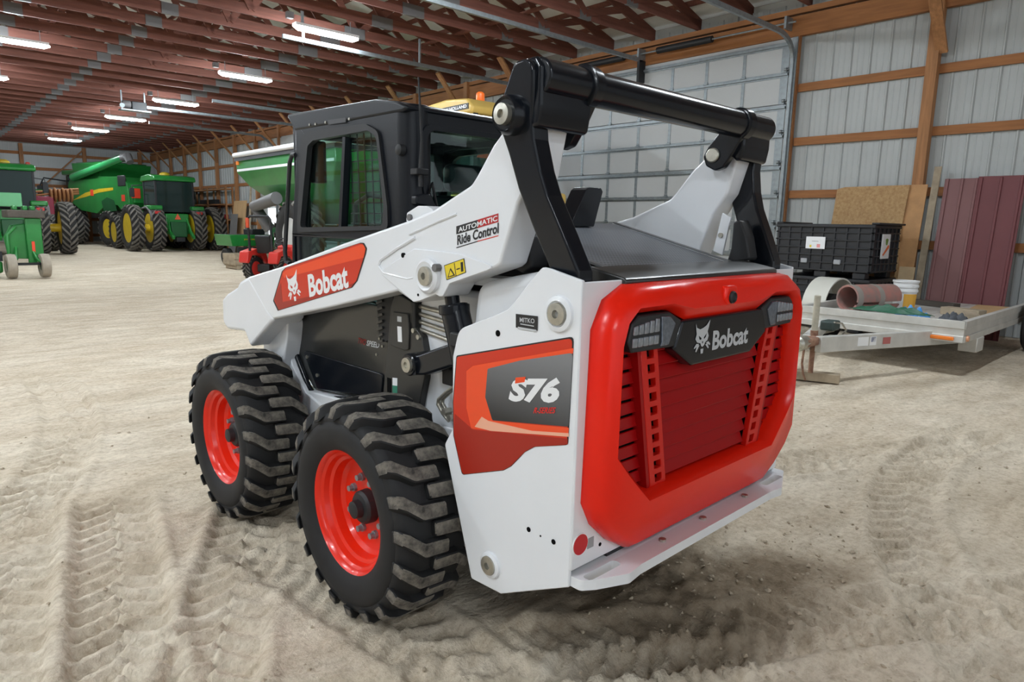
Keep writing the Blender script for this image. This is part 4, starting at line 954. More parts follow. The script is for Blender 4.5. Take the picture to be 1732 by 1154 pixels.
dec('roof_label', [(0.7319,1.9258),(0.5789,1.9217),(0.5797,1.9021),(0.733,1.9055)], -0.4465, mat('dull_label', (0.035, 0.036, 0.04), 0.5), rf)
for (y, z) in [(0.7537,1.9176),(0.5499,1.9129),(0.903,1.9202),(0.8466,1.918)]: cylo('rivet', 'x', -0.449, -0.44, 0.006, (0, y, z), STEEL, rf, 8)
# rear of the cab with its big window
RWO = rect(-0.365, 0.365, 1.34, 1.915)
RWI = fillet([(-0.352, 1.845), (0.352, 1.845), (0.345, 1.62), (0.27, 1.46), (-0.27, 1.46), (-0.345, 1.62)], [0.05, 0.05, 0.05, 0.04, 0.04, 0.05], 5)
RSO = fillet([(-0.378, 1.868), (0.378, 1.868), (0.368, 1.60), (0.28, 1.43), (-0.28, 1.43), (-0.368, 1.60)], [0.06, 0.06, 0.05, 0.04, 0.04, 0.05], 5)
rfm = prismo('cab_rear_frame', RWO, 'y', 0.135, 0.175, CABBLK, LD, 0.006, holes=[RWI])
frame_o('window_seal', RSO, RWI, 'y', 0.122, 0.150, CABBLK, rfm, 0.008, 3)
prismo('glass', RWI, 'y', 0.150, 0.154, SMOKED, rfm)
prismo('bulkhead', rect(-0.43, 0.43, 0.3, 1.34), 'y', 0.15, 0.18, BLACKM, LD)
# front of the cab
fr = prismo('cab_front_frame', rect(-0.43, 0.43, 0.66, 1.95), 'y', 1.075, 1.11, CABBLK, LD, 0.006, holes=[rect(-0.36, 0.36, 0.78, 1.88)])
prismo('glass', rect(-0.36, 0.36, 0.78, 1.88), 'y', 1.09, 1.094, SMOKE, fr)
(tx, tz), = [(0.7485,1.8888)]
prismo('warning_triangle', [(tx-0.075, tz-0.02), (tx+0.075, tz-0.02), (tx, tz+0.125)], 'y', 1.0, 1.004, mat('triangle_orange', (0.75, 0.12, 0.05), 0.5), fr)
tubeo('grab_rail', [(-0.44, y, z) for y, z in [(1.066,1.7935),(1.1032,1.7956),(1.1311,1.7603),(1.2175,1.3207),(1.2084,1.2665),(1.1693,1.2596)]], 0.011, BLACKM, LD, 10)
# lower flank panel below the arm
LP = [(1.15, 1.13), (1.195, 0.965), (1.08, 0.74), (0.945, 0.645), (0.30, 0.70), (0.255, 1.13)]
lp = prismo('door_side_panel', fillet(LP, 0.02, 3), 'x', CB-0.004, -0.39, mat('panel_black', (0.014, 0.015, 0.015), 0.30, coat=0.3), LD, 0.008, 3)
prismo('door_side_panel', fillet(LP, 0.02, 3), 'x', 0.39, 0.444, mat('panel_black', (0.014, 0.015, 0.015), 0.30, coat=0.3), LD, 0.008, 3)
prismo('kick_panel', fillet([(1.0381,0.8305),(0.307,0.8323),(0.3231,0.724),(0.8952,0.6511)], 0.02, 3), 'x', -0.452, -0.443, BLACK, lp, 0.006, 2)
tubeo('edge_tube', [(-0.452, y, z) for y, z in [(1.1684,0.9487),(1.1592,0.8939),(1.0952,0.782),(0.9891,0.655),(0.9357,0.6192),(0.8457,0.619),(0.3298,0.7017)]], 0.014, BLACK, lp, 10)
for (y, z) in [(0.9864,0.8024),(0.8876,0.7255)]: cylo('bolt', 'x', -0.458, -0.45, 0.009, (0, y, z), STEEL, lp, 10)
for (y, z) in [(0.3151,0.9526),(0.3622,0.9092),(0.3373,0.9831)]: cylo('bolt', 'x', -0.449, -0.44, 0.006, (0, y, z), STEEL, lp, 10)
ptext('lettering', 'TWO', [(0.5162,0.9372),(0.452,0.9369),(0.5102,0.965)], -0.4455, mat('lettering_dark_red', (0.30, 0.012, 0.01), 0.4), lp, 0.02, 0.25)
ptext('lettering', 'SPEED', [(0.4447,0.9366),(0.3429,0.9395),(0.4391,0.9627)], -0.4455, DECALS, lp, 0.03, 0.1)
rbx = prismo('accordion_boot', fillet([(0.3153,1.1735),(0.1921,1.2038),(0.1763,1.1375),(0.1955,1.0004),(0.2481,0.9806),(0.3011,1.0088)], 0.01, 3), 'x', -0.475, -0.43, BLACKM, LD, 0.006)
for k in range(7):
    (y0, z0), (y1, z1) = [(a[0], a[1]-k*0.028) for a in [(0.3023,1.1424),(0.2576,1.1567)]]
    beamo('boot_rib', (-0.478, y0, z0), (-0.478, y1, z1), 0.010, 0.012, SATIN, rbx, up=(1, 0, 0))
# fittings on the cab corner
ant = tubeo('antenna', [(-0.40, 0.10, 1.62), (-0.40, 0.10, 1.70), (-0.395, 0.10, 1.80), (-0.41, 0.10, 2.03)], [0.010, 0.010, 0.006, 0.003], BLACKM, LD, 8)
bxo('antenna_clamp', -0.43, -0.37, 0.085, 0.13, 1.665, 1.69, BLACKM, ant, 0.004)
bm = bm_new(); lathe(bm, [(-0.43, 0.024), (-0.452, 0.022), (-0.458, 0.012)], 'x', 20, (0, *[(0.1789,1.7627)][0])); obj('round_plug', bm, BLACKM, LD)
prismo('cab_bracket', fillet([(-0.43, 1.585), (-0.36, 1.595), (-0.30, 1.50), (-0.33, 1.47), (-0.38, 1.545), (-0.43, 1.55)], 0.01, 3), 'y', 0.09, 0.125, CABBLK, LD, 0.006)
tubeo('wiper_arm', [(-0.36, 0.118, 1.56), (-0.335, 0.112, 1.64), (-0.30, 0.112, 1.50), (-0.25, 0.115, 1.47)], 0.006, BLACKM, LD, 6)
# inside the cab
seat = prismo('seat', fillet([(0.34, 0.98), (0.30, 1.02), (0.24, 1.46), (0.25, 1.60), (0.33, 1.60), (0.38, 1.12), (0.80, 1.10), (0.82, 1.00)], 0.03, 3), 'x', -0.22, 0.22, mat('seat_vinyl', (0.015, 0.016, 0.018), 0.5), LD, 0.03, 3)
bxo('head_rest', -0.13, 0.13, 0.25, 0.32, 1.62, 1.74, BLACKM, seat, 0.03, 3)
for s in (-1, 1):
    bxo('arm_rest', s*0.30-0.05, s*0.30+0.05, 0.40, 0.78, 1.18, 1.26, BLACKM, LD, 0.02, 3)
    tubeo('joystick', [(s*0.30, 0.74, 1.24), (s*0.30, 0.76, 1.36), (s*0.29, 0.74, 1.44)], [0.014, 0.014, 0.024], BLACKM, LD, 10)
    bxo('display', s*0.36-0.03, s*0.36+0.03, 0.96, 1.03, 1.66, 1.86, BLACKM, LD, 0.01)
tubeo('lap_bar', [(-0.30, 0.40, 1.58), (-0.31, 0.62, 1.60), (-0.31, 0.74, 1.56), (-0.30, 0.76, 1.42)], 0.012, BLACKM, LD, 8)
bxo('cab_floor', -0.43, 0.43, 0.18, 1.08, 0.70, 0.74, BLACKM, LD)

# ================================================================== FARM MACHINES
_ag = {}
def ag_meshes(R, w, rr, n):
    k = (R, w, rr, n)
    if k in _ag: return _ag[k]
    h = w/2; Rt = R*0.945
    bm = bm_new(); pr = [(h*0.80, rr), (h*0.96, rr+(Rt-rr)*0.3), (h, rr+(Rt-rr)*0.6), (h*0.92, Rt*0.97), (h*0.6, Rt)]
    lathe(bm, [(-a, r) for a, r in pr] + [(a, r) for a, r in reversed(pr)], 'x', 40, closed=True); ty = mesh(bm, 40)
    bm = bm_new(); lathe(bm, [(-h*0.82, rr*1.02), (-h*0.78, rr*0.96), (-h*0.45, rr*0.90), (-h*0.30, rr*0.55), (-h*0.34, rr*0.25), (-h*0.5, rr*0.22), (-h*0.5, 0.01)], 'x', 32)
    lathe(bm, [(h*0.82, rr*1.02), (h*0.78, rr*0.96), (-h*0.25, rr*0.90), (-h*0.25, 0.02)], 'x', 32); ri = mesh(bm, 35)
    bm = bm_new()
    for i in range(n):
        for s in (-1, 1):
            a0 = 2*pi*(i+(0.5 if s > 0 else 0))/n; sk = 2*pi/n*1.15; wd = 2*pi/n*0.17; V = []
            for t, rt in ((-0.04, R), (0.55, R), (1.0, R*0.965), (1.04, R*0.90)):
                x = s*h*t; a = a0 - sk*max(t, 0); V.append([bm.verts.new((x, r*sin(a+da), r*cos(a+da))) for da, r in ((-wd*1.3, Rt*0.96), (-wd, rt), (wd, rt), (wd*1.3, Rt*0.96))])
            for A, B in zip(V, V[1:]):
                for q in range(3): bm.faces.new((A[q], A[q+1], B[q+1], B[q]))
    lg = mesh(bm, 25)
    _ag[k] = (ty, ri, lg); return _ag[k]
FARTYRE = mat('farm_tyre', (0.020, 0.019, 0.018), 0.85, var=0.3, scale=5)
FARLUG = mat('dusty_farm_lug', (0.17, 0.155, 0.135), 0.95, var=0.45, scale=9)
def ag_wheel(root, x, y, R, w, rr, n=20, rim=None, flip=False, tyre=None):
    ty, ri, lg = ag_meshes(R, w, rr, n)
    o = bpy.data.objects.new('wheel', ri); COL.objects.link(o); o.parent = root; o.location = (x, y, R)
    rim = rim or JDY
    if not ri.materials: ri.materials.append(rim)
    o.rotation_euler = (0, 0, pi if flip else 0)
    if ri.materials[0] != rim: o.material_slots[0].link = 'OBJECT'; o.material_slots[0].material = rim
    t = link('tyre', ty, tyre or FARTYRE, o); l = link('tread_lugs', lg, FARLUG, o); l['kind'] = 'stuff'
    return o

def tractor(loc, rz, label, duals=(0.86, 1.72), front=True, group=None):
    T = thing('tractor', label, 'tractor', loc, rz, group)
    for s in (-1, 1):
        for d in duals: ag_wheel(T, s*d, 0, 1.0, 0.50, 0.62, 22, flip=s > 0)
        if front:
            for d in (0.95, 1.55): ag_wheel(T, s*d, 3.0, 0.76, 0.42, 0.46, 20, flip=s > 0)
        bm = bm_new(); P = [(-0.62, 1.30), (-0.72, 1.50), (-0.55, 1.78), (-0.1, 1.95), (0.5, 1.90), (0.6, 1.80), (0.45, 1.82), (-0.1, 1.86), (-0.48, 1.70), (-0.62, 1.48)]
        prism(bm, P, 'x', s*0.62, s*1.18); obj('fender', bm, GREYP, T, 0.02)
        bxo('tail_lamp', s*0.88-0.13, s*0.88+0.13, -0.70, -0.62, 1.62, 1.74, mat('tail_red', (0.55, 0.03, 0.03), 0.3), T, 0.02)
        bxo('fender_top', s*0.88-0.28, s*0.88+0.26, -0.60, 0.3, 1.80, 1.99, JDG, T, 0.05)
        bxo('mirror', s*1.30-0.10, s*1.30+0.10, 1.25, 1.31, 2.35, 2.75, BLACKM, T, 0.02); tubeo('mirror_arm', [(s*0.85, 1.25, 2.9), (s*1.30, 1.28, 2.85), (s*1.30, 1.28, 2.7)], 0.02, BLACKM, T, 6)
        cylo('axle', 'x', s*0.3, s*1.75, 0.16, (0, 0, 1.0), JDY, T, 16)
        for k_ in (0.40, 0.58): bxo('work_lamp', s*k_-0.06, s*k_+0.06, -0.40, -0.33, 3.10, 3.18, mat('lamp_face', (0.8, 0.82, 0.82), 0.15), T, 0.01)
        beamo('lift_arm', (s*0.46, -0.35, 1.05), (s*0.42, -1.15, 0.60), 0.10, 0.14, JDG, T, 0.01)
        tubeo('lift_link', [(s*0.40, -0.45, 1.45), (s*0.44, -0.85, 0.80)], 0.035, JDG, T, 8)
        bxo('cab_post', s*0.78-0.04, s*0.78+0.04, -0.30, -0.20, 1.55, 3.10, BLACKM, T, 0.01); bxo('cab_post', s*0.78-0.04, s*0.78+0.04, 1.30, 1.38, 1.55, 3.10, BLACKM, T, 0.01)
        bxo('side_glass', s*0.78-0.012, s*0.78+0.012, -0.20, 1.30, 1.62, 3.05, FARGLASS, T)
    bxo('rear_glass', -0.74, 0.74, -0.285, -0.262, 1.72, 3.05, FARGLASS, T); bxo('front_glass', -0.74, 0.74, 1.32, 1.345, 1.5, 3.05, FARGLASS, T)
    bm = bm_new(); prism(bm, [(-0.42, 3.06), (-0.46, 3.14), (-0.36, 3.28), (0.4, 3.36), (1.35, 3.30), (1.55, 3.12), (1.5, 3.05)], 'x', -0.88, 0.88); obj('cab_roof', bm, JDG, T, 0.05, 3)
    bxo('rear_body', -0.50, 0.50, -0.45, 1.4, 0.75, 1.65, JDG, T, 0.06, 3); bxo('seat_back', -0.28, 0.28, 0.0, 0.12, 1.7, 2.35, BLACKM, T, 0.05, 3)
    bm = bm_new(); prism(bm, [(1.3, 0.9), (1.3, 1.95), (2.6, 1.9), (3.6, 1.7), (3.75, 1.3), (3.7, 0.85)], 'x', -0.42, 0.42); obj('engine_hood', bm, JDG, T, 0.06, 3)
    bm = bm_new(); prism(bm, [(-0.13, 1.40), (0.13, 1.40), (0.0, 1.66)], 'y', -0.50, -0.48); obj('slow_vehicle_triangle', bm, mat('triangle_orange', (0.75, 0.12, 0.05), 0.5), T)
    bxo('hitch', -0.18, 0.18, -0.75, -0.40, 0.42, 0.62, BLACKM, T, 0.02); bxo('hitch_frame', -0.34, 0.34, -0.62, -0.45, 0.62, 1.30, JDGD, T, 0.04)
    bm = bm_new(); lathe(bm, [(3.36, 0.22), (3.44, 0.21), (3.50, 0.12)], 'z', 24, (0, 0.9, 0)); obj('receiver_dome', bm, JDY, T)
    tubeo('exhaust', [(0.62, 1.55, 1.6), (0.62, 1.55, 3.35)], 0.06, BLACKM, T, 10)
    return T
TA = tractor((9.42, 33.2, 0), radians(2), 'green tractor seen from behind on dual yellow wheels, beside the harvester')
TB = tractor((3.25, 31.4, 0), radians(-2), 'green tractor at the left edge behind the wheeled implement')
bxo('dish_cover', -0.45, 0.35, -0.62, -0.55, 1.75, 2.25, mat('pale_green_plastic', (0.16, 0.50, 0.24), 0.5), TB, 0.2, 4)
bxo('beacon', 0.70, 0.84, 0.9, 1.04, 3.30, 3.46, mat('beacon_red', (0.6, 0.06, 0.04), 0.3), TB, 0.03)

# green combine harvester
H = thing('combine_harvester', 'big green combine harvester with folded auger and yellow stripe', 'harvester', (9.15, 39.2, 0), radians(14))
for s in (-1, 1):
    for d in (1.35, 2.15): ag_wheel(H, s*d, 3.2, 1.02, 0.55, 0.62, 22, flip=s > 0)
    ag_wheel(H, s*1.25, -0.6, 0.88, 0.75, 0.46, 20, flip=s > 0)
BOD = [(-2.6, 2.05), (-2.5, 3.05), (-1.9, 3.35), (0.2, 3.40), (0.2, 3.30), (3.2, 3.28), (3.4, 3.0), (3.3, 2.2), (2.2, 1.75), (0.6, 1.60), (-0.6, 2.1), (-1.5, 2.0), (-2.0, 1.65)]
bd = prismo('body', fillet(BOD, 0.12, 3), 'x', -1.45, 1.45, JDG, H, 0.06, 3)
prismo('grain_tank', [(0.5, 3.25), (0.2, 4.10), (3.3, 4.15), (3.1, 3.25)], 'x', -1.25, 1.25, JDG, H, 0.03)
prismo('tank_inside', [(0.45, 3.9), (0.40, 4.16), (3.1, 4.18), (3.0, 3.9)], 'x', -1.1, 1.1, JDGD, H)
tubeo('unloading_auger', [(-1.5, 2.6, 3.40), (-1.55, 0.2, 3.75), (-1.55, -2.6, 4.20)], [0.20, 0.19, 0.17], mat('auger_green', (0.03, 0.33, 0.10), 0.25, coat=0.5), H, 18)
tubeo('auger_boot', [(-1.55, -2.55, 4.19), (-1.55, -2.95, 4.22), (-1.55, -3.15, 3.95)], [0.19, 0.2, 0.16], GREYP, H, 14)
dx = -1.452
prismo('yellow_stripe', [(3.0, 2.25), (1.6, 2.62), (0.2, 2.80), (-1.2, 2.85), (-1.2, 2.72), (0.2, 2.62), (1.6, 2.42)], 'x', dx-0.006, dx, JDY, H)
for y, z, r in ((0.9, 2.62, 0.15), (-2.1, 2.35, 0.15)): bxo('reflector', dx-0.014, dx, y-r, y+r, z-r, z+r, mat('reflector_orange', (0.80, 0.07, 0.03), 0.4), H)
prismo('wheel_arch', [(-0.2, 1.65), (-1.4, 1.75), (-1.2, 2.25), (-0.6, 2.4), (0.0, 2.2)], 'x', -1.47, -1.44, JDGD, H)
bxo('rear_hood', -1.3, 1.3, -2.75, -2.4, 2.1, 2.9, JDG, H, 0.08, 3); bxo('rear_fan', -1.48, -1.42, -2.4, -1.7, 2.9, 3.4, BLACKM, H, 0.05)
for s in (-1, 1): bxo('warning_panel', s*1.2-0.2, s*1.2+0.2, -2.80, -2.76, 2.35, 2.80, mat('reflector_orange', (0.80, 0.07, 0.03), 0.4), H)
bxo('cab', -0.9, 0.9, 3.4, 4.9, 2.0, 3.6, FARGLASS, H, 0.08); bxo('cab_roof', -1.0, 1.0, 3.3, 5.1, 3.6, 3.85, JDG, H, 0.06)
tubeo('mirror_arm', [(-0.9, 4.9, 3.3), (-1.9, 5.0, 3.4), (-2.1, 5.0, 3.0)], 0.04, BLACKM, H, 6); bxo('mirror', -2.25, -1.95, 4.95, 5.02, 2.4, 3.0, BLACKM, H, 0.03)
bxo('ladder', -2.5, -1.5, 3.9, 4.6, 1.9, 1.96, JDGD, H)
for k in range(4): tubeo('handrail', [(-2.5+0.33*k, 4.6, 1.95), (-2.5+0.33*k, 4.6, 2.75)], 0.03, JDG, H, 6)
tubeo('handrail', [(-2.5, 4.6, 2.75), (-1.5, 4.6, 2.75)], 0.03, JDG, H, 6)

# red implement between the machines
S_ = thing('red_implement', 'dusty red farm implement parked between the green tractor and harvester', 'implement', (5.2, 37.5, 0), 0)
bxo('frame', -0.5, 0.3, -0.4, 0.4, 0.8, 2.3, mat('old_red_paint', (0.28, 0.03, 0.06), 0.6), S_, 0.05)
for k in range(6): bm = bm_new(); lathe(bm, [(0.2+0.16*k, 0.30), (0.24+0.16*k, 0.33), (0.28+0.16*k, 0.30)], 'x', 16, (0, -0.1, 2.35+0.05*(k % 2))); obj('disc', bm, mat('rust_orange', (0.36, 0.16, 0.06), 0.7), S_)
for k in range(3): tubeo('boom', [(-0.3, 0, 2.2+0.15*k), (1.4, 0.2, 2.5+0.1*k)], 0.05, mat('rust_orange', (0.36, 0.16, 0.06), 0.7), S_, 8)
ag_wheel(S_, 0.9, 0.2, 0.75, 0.42, 0.4, 18); ag_wheel(S_, -0.6, 0.2, 0.75, 0.42, 0.4, 18)

# green wheeled implement on the left
I_ = thing('wheeled_implement', 'tall green trailed implement frame standing on two pale gauge wheels', 'implement', (2.24, 19.9, 0), radians(4))
for s in (-1, 1):
    bm = bm_new(); lathe(bm, [(-0.09, 0.14), (-0.10, 0.22), (-0.085, 0.275), (0, 0.285), (0.085, 0.275), (0.10, 0.22), (0.09, 0.14)], 'x', 32, closed=True)
    w_ = obj('gauge_wheel', bm, mat('dusty_tyre', (0.42, 0.37, 0.30), 0.95, var=0.2), I_, loc=(s*0.33, -0.35, 0.285)); cylo('rim', 'x', -0.06, 0.06, 0.15, (0, 0, 0), JDGD, w_, 20)
    tubeo('wheel_fork', [(s*0.33, -0.35, 0.285), (s*0.2, -0.30, 0.45), (s*0.15, -0.05, 0.7)], 0.035, JDG, I_, 8)
prismo('frame_plate', [(-0.30, 0.45), (-0.36, 0.95), (-0.22, 1.22), (0.14, 1.28), (0.34, 1.28), (0.34, 0.42)], 'y', -0.06, 0.06, JDG, I_, 0.02)
prismo('guard_plate', rect(0.06, 0.38, 0.30, 1.40), 'y', -0.16, -0.10, JDG, I_, 0.02)
bxo('reflector', 0.15, 0.21, -0.175, -0.16, 0.55, 0.85, mat('reflector_orange', (0.80, 0.07, 0.03), 0.4), I_)
bxo('top_deck', -0.28, 0.46, -0.25, 0.4, 1.40, 1.58, mat('dirty_steel', (0.10, 0.085, 0.07), 0.8, var=0.4), I_, 0.02)
for x in (-0.1, 0.1, 0.25): bxo('clamp', x-0.05, x+0.05, -0.1, 0.1, 1.58, 1.68, JDG, I_, 0.02)
bxo('axle_beam', -0.36, 0.36, -0.38, -0.32, 0.30, 0.36, BLACKM, I_); bxo('cutter_deck', -1.6, -0.45, -0.2, 1.0, 0.12, 0.40, JDG, I_, 0.05); bxo('skirt', -1.6, -0.45, -0.22, -0.2, 0.40, 0.62, BLACKM, I_)
tubeo('side_tube', [(-0.30, -0.1, 0.35), (-0.30, -0.1, 1.0), (-0.12, -0.08, 1.2)], 0.04, JDG, I_, 8)

# red compact tractor behind the loader's arm
K_ = thing('compact_tractor', 'small red compact tractor with black seat beside the loader arm', 'tractor', (6.95, 16.3, 0), radians(-58)); K_.scale = (0.85, 0.85, 0.85)
KR = mat('compact_tractor_red', (0.72, 0.04, 0.03), 0.35, coat=0.3)
for s in (-1, 1):
    ag_wheel(K_, s*0.50, -0.45, 0.36, 0.24, 0.20, 18, rim=KR, flip=s > 0); ag_wheel(K_, s*0.46, 0.85, 0.27, 0.20, 0.15, 16, rim=KR, flip=s > 0)
    prismo('fender', fillet([(-0.95, 0.55), (-0.88, 0.85), (-0.5, 0.93), (-0.1, 0.85), (0.05, 0.50), (-0.05, 0.46), (-0.3, 0.72), (-0.7, 0.74), (-0.85, 0.52)], 0.05, 3), 'x', s*0.32, s*0.62, KR, K_, 0.03, 3)
    tubeo('roll_bar', [(s*0.36, -0.75, 0.6), (s*0.36, -0.80, 1.75), (s*0.30, -0.80, 1.82), (0, -0.80, 1.82)], 0.035, BLACKM, K_, 8)
prismo('hood', fillet([(0.35, 0.55), (0.35, 0.98), (0.6, 1.02), (1.2, 0.92), (1.32, 0.7), (1.30, 0.45)], 0.06, 3), 'x', -0.26, 0.26, KR, K_, 0.04, 3)
prismo('chassis', rect(-0.7, 1.25, 0.28, 0.50), 'x', -0.2, 0.2, BLACKM, K_, 0.03); bxo('floor_plate', -0.52, 0.52, -0.05, 0.40, 0.42, 0.47, KR, K_, 0.01)
prismo('seat', fillet([(-0.62, 0.80), (-0.72, 1.28), (-0.62, 1.32), (-0.50, 0.92), (-0.12, 0.88), (-0.12, 0.78)], 0.04, 3), 'x', -0.24, 0.24, BLACKM, K_, 0.05, 3)
bm = bm_new(); tube(bm, [(0.17*cos(a), 0.17*sin(a)*0.8+0.22, 1.12+0.17*sin(a)*0.5) for a in np.linspace(0, 2*pi, 20)], 0.015, 6); obj('steering_wheel', bm, BLACKM, K_)
tubeo('steering_column', [(0, 0.42, 0.8), (0, 0.22, 1.12)], 0.03, BLACKM, K_, 8); bxo('warning_lamp', -0.40, -0.32, -0.86, -0.78, 1.50, 1.78, mat('lamp_orange_red', (0.75, 0.10, 0.04), 0.3), K_, 0.02)

# green garden cart and wooden pallet
G_ = thing('garden_cart', 'small green dump cart with yellow lettering behind the wooden pallet', 'cart', (8.55, 22.6, 0), radians(6))
bm = bm_new(); prism(bm, [(-0.70, 0.62), (-0.78, 0.98), (0.78, 0.98), (0.70, 0.62)], 'y', -0.55, 0.55); obj('bed', bm, JDG, G_, 0.015)
bxo('bed_inside', -0.72, 0.72, -0.50, 0.50, 0.90, 0.985, BLACKM, G_)
for s in (-1, 1): bm = bm_new(); lathe(bm, [(-0.1, 0.12), (-0.11, 0.22), (-0.08, 0.27), (0.08, 0.27), (0.11, 0.22), (0.1, 0.12)], 'x', 24, closed=True); w_ = obj('wheel', bm, FARTYRE, G_, loc=(s*0.62, 0.0, 0.27)); cylo('rim', 'x', -0.05, 0.05, 0.13, (0, 0, 0), JDY, w_, 16)
bxo('tool_box', 0.1, 0.55, -0.3, 0.3, 0.985, 1.16, BLACKM, G_, 0.02)
text('lettering', 'JOHN DEERE', (-0.32, -0.567, 0.80), (1, 0, 0), UP, 0.50, 0.06, JDY, G_, 0.02)
beamo('drawbar', (0, -0.5, 0.45), (-0.2, -1.05, 0.30), 0.05, 0.05, BLACKM, G_)
for x in (-0.35, 0.2): bxo('spare_tyre', x-0.25, x+0.25, -0.66, -0.56, 0.36, 0.60, FARTYRE, G_, 0.1, 3)
P_ = thing('wooden_pallet_box', 'low wooden pallet box in front of the green cart', 'pallet', (8.05, 20.9, 0), radians(4))
for k in range(2): bxo('side_board', -0.68, 0.62, -0.42-0.0, -0.38, 0.13+k*0.17, 0.28+k*0.17, WEATHER, P_, 0.004); 
for k in range(2): bxo('side_board', -0.68, 0.62, 0.38, 0.42, 0.13+k*0.17, 0.28+k*0.17, WEATHER, P_, 0.004)
for x in (-0.66, 0.60): bxo('end_board', x-0.02, x+0.02, -0.38, 0.38, 0.13, 0.45, WEATHER, P_, 0.004)
for x in (-0.55, 0.0, 0.5): bxo('bearer', x-0.06, x+0.06, -0.40, 0.40, 0.0, 0.11, WEATHER, P_, 0.004)
bxo('deck_board', -0.66, 0.60, -0.40, 0.40, 0.105, 0.13, WEATHER, P_)

# green grain cart
C_ = thing('grain_cart', 'large green grain cart hopper with rolled white tarp, standing behind the cab', 'grain cart', (9.75, 18.4, 0), 0)
C_.scale = (1.0, 1.075, 1.07)
hop = bm_new()
HL = [(-1.75, 3.05, -2.85, 3.02), (-1.75, 2.72, -2.85, 2.68), (-1.72, 2.62, -2.80, 2.58), (-1.05, 1.85, -1.45, 1.85), (-0.45, 1.35, -0.6, 1.35)]
def ringz(hx, z, hy): return [(-hx, -hy, z), (hx, -hy, z), (hx, hy, z), (-hx, hy, z)]
V = loops(hop, [ringz(1.75, 3.05, 2.95), ringz(1.75, 2.70, 2.95), ringz(1.55, 2.30, 2.5), ringz(1.05, 1.85, 1.9), ringz(0.4, 1.3, 0.8)]); hop.faces.new(V[0]); hop.faces.new(V[-1])
hb = obj('hopper', hop, JDG, C_, 0.02, smooth=0)
for s in (-1, 1):
    bxo('rim_band', s*1.76-0.03, s*1.76+0.03, -3.0, 3.0, 3.0, 3.10, BLACKM, C_); bxo('rim_band', -1.75, 1.75, s*2.96-0.03, s*2.96+0.03, 3.0, 3.10, BLACKM, C_)
    ag_wheel(C_, s*1.35, -0.2, 0.95, 0.65, 0.48, 20, rim=mat('dusty_white_rim', (0.5, 0.5, 0.48), 0.6), flip=s > 0)
    beamo('stripe', (s*1.66, -2.75, 2.50), (s*1.66, 2.75, 2.50), 0.12, 0.012, DECALW, C_, up=(s, 0, -0.5)) if False else None
tubeo('rolled_tarp', [(-1.78, -3.0, 3.17), (-1.78, 3.0, 3.17)], 0.07, mat('tarp_white', (0.75, 0.76, 0.76), 0.6), C_, 12)
prismo('white_stripe', [(-2.93, 2.56), (2.93, 2.56), (2.93, 2.64), (-2.93, 2.64)], 'x', -1.775, -1.745, DECALW, C_) if False else None
bm = bm_new(); v = [bm.verts.new(p) for p in ((-1.757, -2.9, 2.715), (-1.757, 2.9, 2.715), (-1.757, 2.9, 2.78), (-1.757, -2.9, 2.78))]; bm.faces.new(v); obj('white_stripe', bm, DECALW, C_, smooth=0)
bxo('chassis', -0.6, 0.6, -2.6, 3.4, 0.85, 1.25, JDGD, C_, 0.03); tubeo('auger_tube', [(-1.2, 2.0, 1.1), (-1.55, 2.2, 1.75), (-1.6, 0.6, 1.95)], 0.17, GREYP, C_, 14)
bxo('amber_marker', -1.80, -1.75, 2.75, 2.85, 2.9, 3.0, AMBER, C_)
beamo('drawbar', (0, 3.3, 0.9), (0, 4.6, 0.5), 0.2, 0.2, JDGD, C_)

# yellow combine harvester by the overhead door
N_ = thing('yellow_harvester', 'yellow combine harvester hidden behind the loader cab, amber beacon on its roof', 'harvester', (9.15, 11.2, 0), radians(-3))
bxo('body', -0.9, 0.9, -1.75, 2.4, 1.15, 2.05, NHY, N_, 0.12, 3); bxo('engine_deck', -0.85, 0.85, 0.6, 2.4, 2.05, 2.7, NHY, N_, 0.1, 3)
bxo('cab_glass', -0.85, 0.85, -1.0, 0.5, 2.05, 3.50, FARGLASS, N_, 0.05)
for x in (-0.86, 0.86):
    for y in (-1.0, 0.5): bxo('cab_post', x-0.05, x+0.05, y-0.05, y+0.05, 2.0, 3.52, BLACKM, N_)
rfN = prismo('cab_roof', fillet([(-1.05, 3.50), (-1.10, 3.62), (-0.9, 3.78), (-0.2, 3.84), (0.5, 3.80), (0.72, 3.62), (0.68, 3.50)], 0.06, 3), 'x', -0.98, 0.98, NHY, N_, 0.05, 3)
prismo('roof_strip', [(-0.98, 3.585), (0.0, 3.585), (0.0, 3.685), (-0.98, 3.685)], 'x', -0.992, -0.975, BLACKM, N_)
text('lettering', 'NEW HOLLAND', (-0.9925, -0.05, 3.605), (0, -1, 0), UP, 0.88, 0.06, DECALW, N_, 0.03)
bm = bm_new(); lathe(bm, [(3.80, 0.07), (3.84, 0.085), (3.96, 0.08), (3.99, 0.05)], 'z', 20, (-0.45, -0.62, 0)); obj('beacon', bm, mat('beacon_amber', (0.85, 0.16, 0.02), 0.25, emit=0.35), N_)
for s in (-1, 1): ag_wheel(N_, s*0.95, 1.6, 0.85, 0.5, 0.48, 20, rim=NHY, flip=s > 0); ag_wheel(N_, s*0.85, -1.1, 0.6, 0.35, 0.33, 18, rim=NHY, flip=s > 0)
bxo('tail_panel', -0.7, 0.7, -1.95, -1.7, 1.5, 2.1, NHY, N_, 0.08, 3); bxo('vent', -0.92, -0.89, -1.5, -0.6, 1.5, 1.9, BLACKM, N_)

